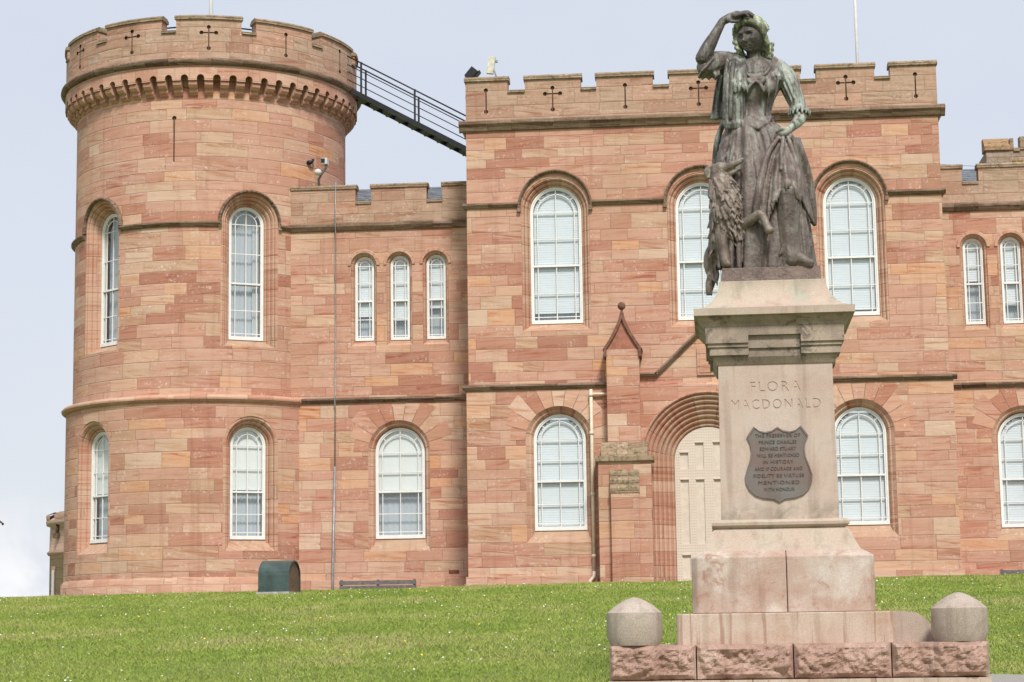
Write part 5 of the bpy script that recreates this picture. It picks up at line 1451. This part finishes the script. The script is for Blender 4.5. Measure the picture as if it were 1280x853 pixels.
# shawl over the right shoulder and the cloak hanging behind
sh = MB()
def strip(mb, ctr, wid, ys, t=.025, n=9, amp=.014, freq=2.6, ph=0):
    C_ = cat([(a, b_, 0) for a, b_ in ctr], 5); W_ = cat([(w, y, 0) for w, y in zip(wid, ys)], 5); rows = []
    for i, (c, w) in enumerate(zip(C_, W_)):
        row = []
        for k in range(n):
            u = k/(n-1)-.5
            row.append(L(c.x+u*w.x, c.y+3*abs(u), w.y+amp*math.sin(u*n*freq+ph+i*.12)+.05*u*u*4*.5))
        rows.append(row)
    sheet(mb, rows, t); return rows
def fringe(mb, row, ln, r=.008, seed=1):
    g_ = random.Random(seed); row = [Vector(p) for p in row]
    for a, b_ in zip(row, row[1:]):
        for t in (0, .5):
            p = a.lerp(b_, t); e = p+Vector((g_.uniform(-.02, .02), g_.uniform(-.02, .01), -ln*g_.uniform(.7, 1.1)))
            limb(mb, [p, p.lerp(e, .5)+Vector((g_.uniform(-.008, .008), -.01, 0)), e], [r, r*1.3, r*.8], 2, 5)
r1 = strip(sh, [(921, 66), (919, 84), (918, 110), (918, 150)], [22, 24, 27, 28], [.02, -.19, -.275, -.26], n=13, freq=2.2)
fringe(sh, r1[-1], .10, .013, 2)
r2 = strip(sh, [(924, 66), (925, 84), (926, 102)], [12, 15, 16], [-.04, -.235, -.32], n=9, freq=2.4, ph=1)
fringe(sh, r2[-1], .11, .013, 3)
limb(sh, [L(912, 70, .06), L(910, 68, -.05), L(908, 84, -.2), L(906, 115, -.26), L(905, 148, -.24)], [.02, .03, .026, .024, .02])
limb(sh, [L(921, 68, -.05), L(916, 84, -.24), L(914, 115, -.30), L(913, 148, -.29)], [.026, .028, .024, .02])
limb(sh, [L(930, 72, -.08), L(930, 86, -.24), L(929, 112, -.30)], [.022, .026, .02])
rows = []
for (y_, xl, xr, yd) in ((72, 908, 925, .10), (90, 898, 925, .16), (115, 893, 920, .20), (138, 890, 915, .20), (150, 888, 913, .18)):
    rows.append([L(xl+(xr-xl)*k/8, y_-(2 if k > 4 else 0)*k*.3, yd+.03*math.sin(k*2.1)-.05*(k/8)) for k in range(9)])
sheet(sh, rows, .03)
limb(sh, [L(905, 152, .0), L(897, 175, -.02), L(893, 205, .05), L(892, 235, .08)], [.03, .035, .03, .02])
sculpt('shawl', sh, BZ_SHAWL, st, .009, 1, .4)

# plaid gathered in the left hand
pd = MB()
low_ = [(944, 276, -.52), (950, 258, -.50), (957, 288, -.55), (960, 268, -.56), (965, 252, -.575), (974, 238, -.585), (983, 226, -.59), (991, 226, -.58), (997, 240, -.55), (1003, 252, -.48), (1010, 268, -.34), (1018, 282, -.16)]
top_ = [(970+k*1.6, 170+abs(k-4)*.6, -.40+.012*k) for k in range(12)]
low2 = [tuple(v) for v in cat(low_, 4)]; top2 = [tuple(v) for v in cat(top_, 4)]
rows = []
NR = 16
for i in range(NR+1):
    t = i/NR; row = []
    for k, (a, b_) in enumerate(zip(top2, low2)):
        fl = .020*math.sin(k*.95+.6*t)*min(1, t*2.2)
        bow = -.06*math.sin(PI*t)
        row.append(L(a[0]+(b_[0]-a[0])*t**.9+(2.5*math.sin(PI*t) if k > 26 else -1.5*math.sin(PI*t)), a[1]+(b_[1]-a[1])*t, a[2]+(b_[2]-a[2])*t+fl+bow))
    rows.append(row)
sheet(pd, rows[0:], .022)
fringe(pd, rows[-1][9:36:1], .085, .012, 5); fringe(pd, rows[-1][0:6], .12, .013, 6)
limb(pd, [L(973, 172, -.42), L(960, 192, -.53), L(951, 225, -.60), L(947, 250, -.60), L(944, 275, -.57)], [.024, .034, .042, .042, .034])
limb(pd, [L(979, 172, -.43), L(977, 190, -.50), L(976, 212, -.56)], [.022, .026, .02])
limb(pd, [L(985, 172, -.40), L(992, 192, -.46), L(998, 218, -.52), L(1002, 246, -.50)], [.022, .03, .03, .024])
limb(pd, [L(988, 170, -.36), L(1001, 190, -.26), L(1011, 225, -.14), L(1016, 260, -.08), L(1018, 280, -.06)], [.03, .045, .05, .045, .03])
rows = [[L(990+k*1.5, 172, -.36+.05*k) for k in range(7)], [L(997+k*2.0, 200, -.36+.06*k) for k in range(7)], [L(1000+k*2.6, 235, -.36+.07*k+.02*(k % 2)) for k in range(7)], [L(1002+k*2.7, 262+k*1.5, -.36+.07*k+.03*(k % 2)) for k in range(7)], [L(1004+k*2.4, 270+k*2.2, -.34+.07*k+.03*(k % 2)) for k in range(7)]]
sheet(pd, rows, .025)
sculpt('plaid', pd, BZ_PLAID, st, .009, 1, .4)

# ------------------------------------------------------------------ bronze dog
dg_t = thing('dog', (SX-.42, SY-.36, SZ+.155), 'shaggy bronze sheepdog sitting at the bronze woman\'s feet with one paw on her skirt', 'dog statue')
DO = Vector((-.42, -.36, 0))
dog = MB()
spine = [L(906, 312, -.22), L(910, 285, -.33), L(908, 262, -.38), L(905, 243, -.40), L(902, 228, -.39)]
srad = [.17, .185, .165, .145, .125]
limb(dog, spine, srad, 5, 14)
limb(dog, [L(900, 222, -.37), L(899, 215, -.38)], [.115, .10])
ell(dog, L(899, 214, -.39), (.088, .085, .074), Matrix.Rotation(math.radians(20), 3, 'Y'))
limb(dog, [L(900, 211, -.41), L(909, 210, -.46), L(918, 205, -.51), L(927, 201, -.535)], [.074, .056, .040, .027])
limb(dog, [L(906, 218, -.42), L(916, 216, -.48), L(924, 211, -.51)], [.05, .028, .016])
ell(dog, L(928, 199.5, -.545), (.022, .022, .02))
for dx_ in (0,): limb(dog, [L(905, 205.5, -.47), L(912, 207, -.50)], [.02, .012])
limb(dog, [L(893, 208, -.38), L(887, 210, -.36), L(883.5, 216, -.36), L(885, 222, -.37)], [.026, .032, .036, .022])
limb(dog, [L(896, 207, -.45), L(902, 212, -.475), L(902, 219, -.47), L(897, 224, -.46)], [.012, .018, .016, .012])
limb(dog, [L(905, 216, -.46), L(912, 222, -.45), L(915, 231, -.44)], [.03, .035, .02])
ell(dog, L(905, 214, -.30), (.05, .03, .06))
limb(dog, [L(904, 283, -.42), L(902, 300, -.46), L(905, 316, -.47), L(907, 327, -.48)], [.095, .066, .056, .058]); limb(dog, [L(907, 329, -.47), L(910, 330, -.51)], [.055, .04])
limb(dog, [L(926, 284, -.42), L(938, 276, -.54), L(948, 268, -.62), L(953, 269, -.64)], [.075, .058, .047, .046]); limb(dog, [L(953, 269, -.64), L(957, 279, -.65), L(961, 288, -.64)], [.047, .043, .048])
ell(dog, L(962, 288, -.65), (.052, .06, .045))
limb(dog, [L(916, 284, -.36), L(928, 291, -.42), L(936, 296, -.45)], [.13, .085, .04])
ell(dog, L(902, 322, -.10), (.13, .22, .14))
limb(dog, [L(895, 308, -.18), L(890, 322, -.16), L(890, 338, -.15), L(892, 346, -.14)], [.085, .095, .08, .05])
limb(dog, [L(892, 340, -.15), L(888, 354, -.16), L(886, 366, -.17)], [.05, .055, .035])
g_ = random.Random(9)
def tuft(p, d, ln, r):
    s = Vector((g_.uniform(-.3, .3), g_.uniform(-.3, .3), g_.uniform(-.2, .2)))*ln
    limb(dog, [p-d*.02, p+d*ln*.5+s*.4, p+d*ln+s], [r*.9, r, r*.3], 2, 5)
SPc = cat(spine, 5); SRc = [v.x for v in cat([(r, 0, 0) for r in srad], 5)]
for i in range(560):
    k = g_.randrange(0, len(SPc)); a = g_.uniform(0, 2*PI); o_ = Vector((math.cos(a), math.sin(a), 0))
    if o_.y > .6 or (o_.x > .55 and k < 9): continue
    p = SPc[k]+o_*SRc[k]*.97; d = (Vector((.30, 0, -1))+o_*.10+Vector((.25, 0, 0))*g_.uniform(-1, 1)).normalized()
    tuft(p+o_*.006, (d+o_*.16).normalized(), g_.uniform(.07, .12), g_.uniform(.013, .018))
for i in range(70):
    p = L(g_.uniform(886, 899), g_.uniform(306, 350), -.20+g_.uniform(-.04, .03)); tuft(p, Vector((-.1, -.2, -1)), g_.uniform(.05, .09), .013)
for i in range(26): p = L(g_.uniform(920, 936), g_.uniform(286, 297), -.46+g_.uniform(-.03, .03)); tuft(p, Vector((.3, -.1, -1)), .07, .012)
for i in range(40):
    p = L(g_.uniform(893, 917), g_.uniform(222, 232), -.50+g_.uniform(-.02, .05)); tuft(p, Vector((.45, -.15, -.6)), .09, .014)
for i in range(16): tuft(L(g_.uniform(883, 890), g_.uniform(352, 366), -.18), Vector((-.1, -.1, -1)), .05, .011)
for i in range(len(dog.v)): v = dog.v[i]; dog.v[i] = (v[0]-DO.x, v[1]-DO.y, v[2])
dn = sculpt('body', dog, BZ_DOG, dg_t, .0085, 1, .35); dn.location = (0, 0, 0)
dg_t.location = (SX+DO.x, SY+DO.y, SZ+.155)

# ------------------------------------------------------------------ tree whose twig tip reaches in at the left edge
tr = thing('tree', (-6.6, 15, ground_z(-6.6, 15)), 'dark leafy twig tip poking in at the left edge below the middle', 'tree')
M_BARK = plain('grey_bark', (.09, .07, .055), .9, var=.4)
q = MB(); q.tube([(0, 0, -.1), (.02, 0, 1.2), (-.05, .05, 2.6), (.0, 0, 3.6)], [.09, .07, .05, .02], 8); q.build('trunk', M_BARK, tr, local=True)
def at(px, py, Y):
    d = CR @ Vector(((px-640)/2550, -(py-426.5)/2550, -1)); return d*(Y/d.y)
tipw = at(5, 655, 15)-Vector(tr.location)
br = [Vector((0, 0, 2.0)), Vector((.5, .0, 2.35)), tipw+Vector((-.45, 0, .12)), tipw+Vector((-.08, 0, .03)), tipw]
q = MB(); q.tube(cat(br, 4), [.03-.026*i/16 for i in range(17)], 6)
lr = random.Random(5)
for k in range(14):
    a = lr.uniform(0, 2*PI); zz = lr.uniform(1.6, 3.4); q.tube([(0, 0, zz), (.4*math.cos(a), .4*math.sin(a), zz+.3), (.75*math.cos(a), .75*math.sin(a), zz+.35)], [.02, .012, .005], 5)
q.build('branch', M_BARK, tr, local=True)
q = MB()
def leaf(p, s):
    R_ = Matrix.Rotation(lr.uniform(0, 6), 3, 'Z') @ Matrix.Rotation(lr.uniform(-.9, .9), 3, 'X')
    q.poly([p+R_ @ Vector(v)*s for v in ((0, 0, 0), (.35, .5, .05), (0, 1.1, 0), (-.35, .5, .05))], c=lr.random())
for k in range(1500):
    a = lr.uniform(0, 2*PI); r = .85*lr.random()**.5; zz = lr.uniform(1.7, 3.9)
    if r*math.cos(a) > .75: continue
    leaf(Vector((r*math.cos(a), r*math.sin(a), zz)), lr.uniform(.05, .08))
for p, s in ((tipw+Vector((-.0, 0, .0)), .022), (tipw+Vector((-.012, 0, .01)), .028), (tipw+Vector((-.03, 0, .014)), .02), (tipw+Vector((-.1, 0, .035)), .06), (tipw+Vector((-.16, 0, .05)), .06), (tipw+Vector((-.25, 0, .08)), .06)): leaf(p, s)
q.build('crown', plain('dark_leaf', (.030, .042, .022), .6, var=.5), tr, local=True)

# ------------------------------------------------------------------ grass blades and flowers
rg_ = np.random.default_rng(4)
def gz_arr(X, Y): return np.array([ground_z(a, b) for a, b in zip(X, Y)])
def blades(n):
    Y = 23.5+(47.8-23.5)*rg_.random(n)**.9
    half = Y*.268+2.0; ctr = -Y*.0885
    X = ctr+(rg_.random(n)*2-1)*half
    gxs = np.arange(-24, 14, .4); gys = np.arange(22, 50, .25)
    G = np.array([[ground_z(a, b) for a in gxs] for b in gys])
    fx = np.clip((X-gxs[0])/.4, 0, len(gxs)-1.001); fy = np.clip((Y-gys[0])/.25, 0, len(gys)-1.001)
    ix, iy = fx.astype(int), fy.astype(int); ax, ay = fx-ix, fy-iy
    Z = (G[iy, ix]*(1-ax)+G[iy, ix+1]*ax)*(1-ay)+(G[iy+1, ix]*(1-ax)+G[iy+1, ix+1]*ax)*ay
    return X, Y, Z
NB_ = 560000
X, Y, Z = blades(NB_)
keep = ~((X > PX0-2.1) & (X < PX0+2.3) & (Y < 24.4)) & ~((X > 3.2) & (Y > 23.4) & (Y < 25.3))
X, Y, Z = X[keep], Y[keep], Z[keep]; n = len(X)
pat = np.array([noise.noise((a*.5, b*.4, 0)) for a, b in zip(X, Y)])+.6*np.array([noise.noise((a*1.7, b*1.2, 8)) for a, b in zip(X, Y)])
hgt = (.020+.028*rg_.random(n))*(1+.5*np.clip(pat, -.8, 1)); wd = .0035+.0045*rg_.random(n); ang = rg_.random(n)*2*np.pi
lean = rg_.normal(0, .9, (n, 2))*hgt[:, None]
V = np.zeros((n, 3, 3)); V[:, 0] = np.c_[X-wd*np.cos(ang), Y-wd*np.sin(ang), Z-.005]; V[:, 1] = np.c_[X+wd*np.cos(ang), Y+wd*np.sin(ang), Z-.005]
V[:, 2] = np.c_[X+lean[:, 0], Y+lean[:, 1], Z+hgt]
me = bpy.data.meshes.new('grass'); me.vertices.add(3*n); me.vertices.foreach_set('co', V.ravel().astype(np.float32))
me.loops.add(3*n); me.loops.foreach_set('vertex_index', np.arange(3*n, dtype=np.int32)); me.polygons.add(n)
me.polygons.foreach_set('loop_start', np.arange(0, 3*n, 3, dtype=np.int32)); me.polygons.foreach_set('loop_total', np.full(n, 3, dtype=np.int32))
at_ = me.attributes.new('tint', 'FLOAT', 'FACE'); at_.data.foreach_set('value', np.clip(.5+.42*pat+.12*rg_.normal(size=n), 0, 1).astype(np.float32))
me.update(); me.validate()
m, T, b = new_mat('grass_blades')
at_ = T.node('ShaderNodeAttribute', attribute_name='tint')
T.put(b.inputs['Base Color'], T.ramp(at_.outputs['Fac'], [(.05, (.19, .275, .034)), (.35, (.255, .345, .055)), (.6, (.325, .385, .085)), (.8, (.41, .405, .14)), (1, (.47, .42, .20))]))
b.inputs['Roughness'].default_value = .6; b.inputs['Specular IOR Level'].default_value = .2
me.materials.append(m); o = bpy.data.objects.new('grass', me); COL.objects.link(o)
tag(o, 'rough green lawn grass sloping up to the castle', 'grass', kind='stuff')
def flowers(name, n, r, mat, label, clus, seed):
    rs_ = np.random.default_rng(seed); q = MB()
    X, Y, Z = blades(n*6); c = 0
    for x, y, z in zip(X, Y, Z):
        if c >= n: break
        if (PX0-2.1 < x < PX0+2.3 and y < 24.4) or (x > 3.2 and y < 25.3): continue
        if noise.noise((x*.35, y*.30, seed)) + .8*noise.noise((x*1.5, y*1.2, seed+3)) < clus-.35*rs_.random()*(1 if rs_.random() > .2 else 4): continue
        c += 1; z += .045+.04*rs_.random(); s = r*(.7+.6*rs_.random()); tl = Vector((rs_.normal(0, .35), -.45+rs_.normal(0, .3), 1)).normalized()
        a = tl.cross(Vector((1, 0, 0))).normalized(); b_ = tl.cross(a); P_ = Vector((x, y, z))
        q.poly([P_+(a*math.cos(t)+b_*math.sin(t))*s for t in np.linspace(0, 2*PI, 7)[:-1]])
        q.poly([P_+(a*math.cos(t)+b_*math.sin(t))*s*.55-tl*.012 for t in np.linspace(0, 2*PI, 5)[:-1]])
    o = q.build(name, mat); tag(o, label, 'flowers', kind='stuff')
flowers('daisies', 620, .0125, plain('white_petals', (.78, .77, .70), .7, var=.05), 'small white daisies scattered through the lawn grass', .34, 21)
flowers('dandelions', 100, .0165, plain('yellow_petals', (.72, .52, .05), .7, var=.1), 'small yellow dandelion flowers dotted over the lawn', .30, 33)
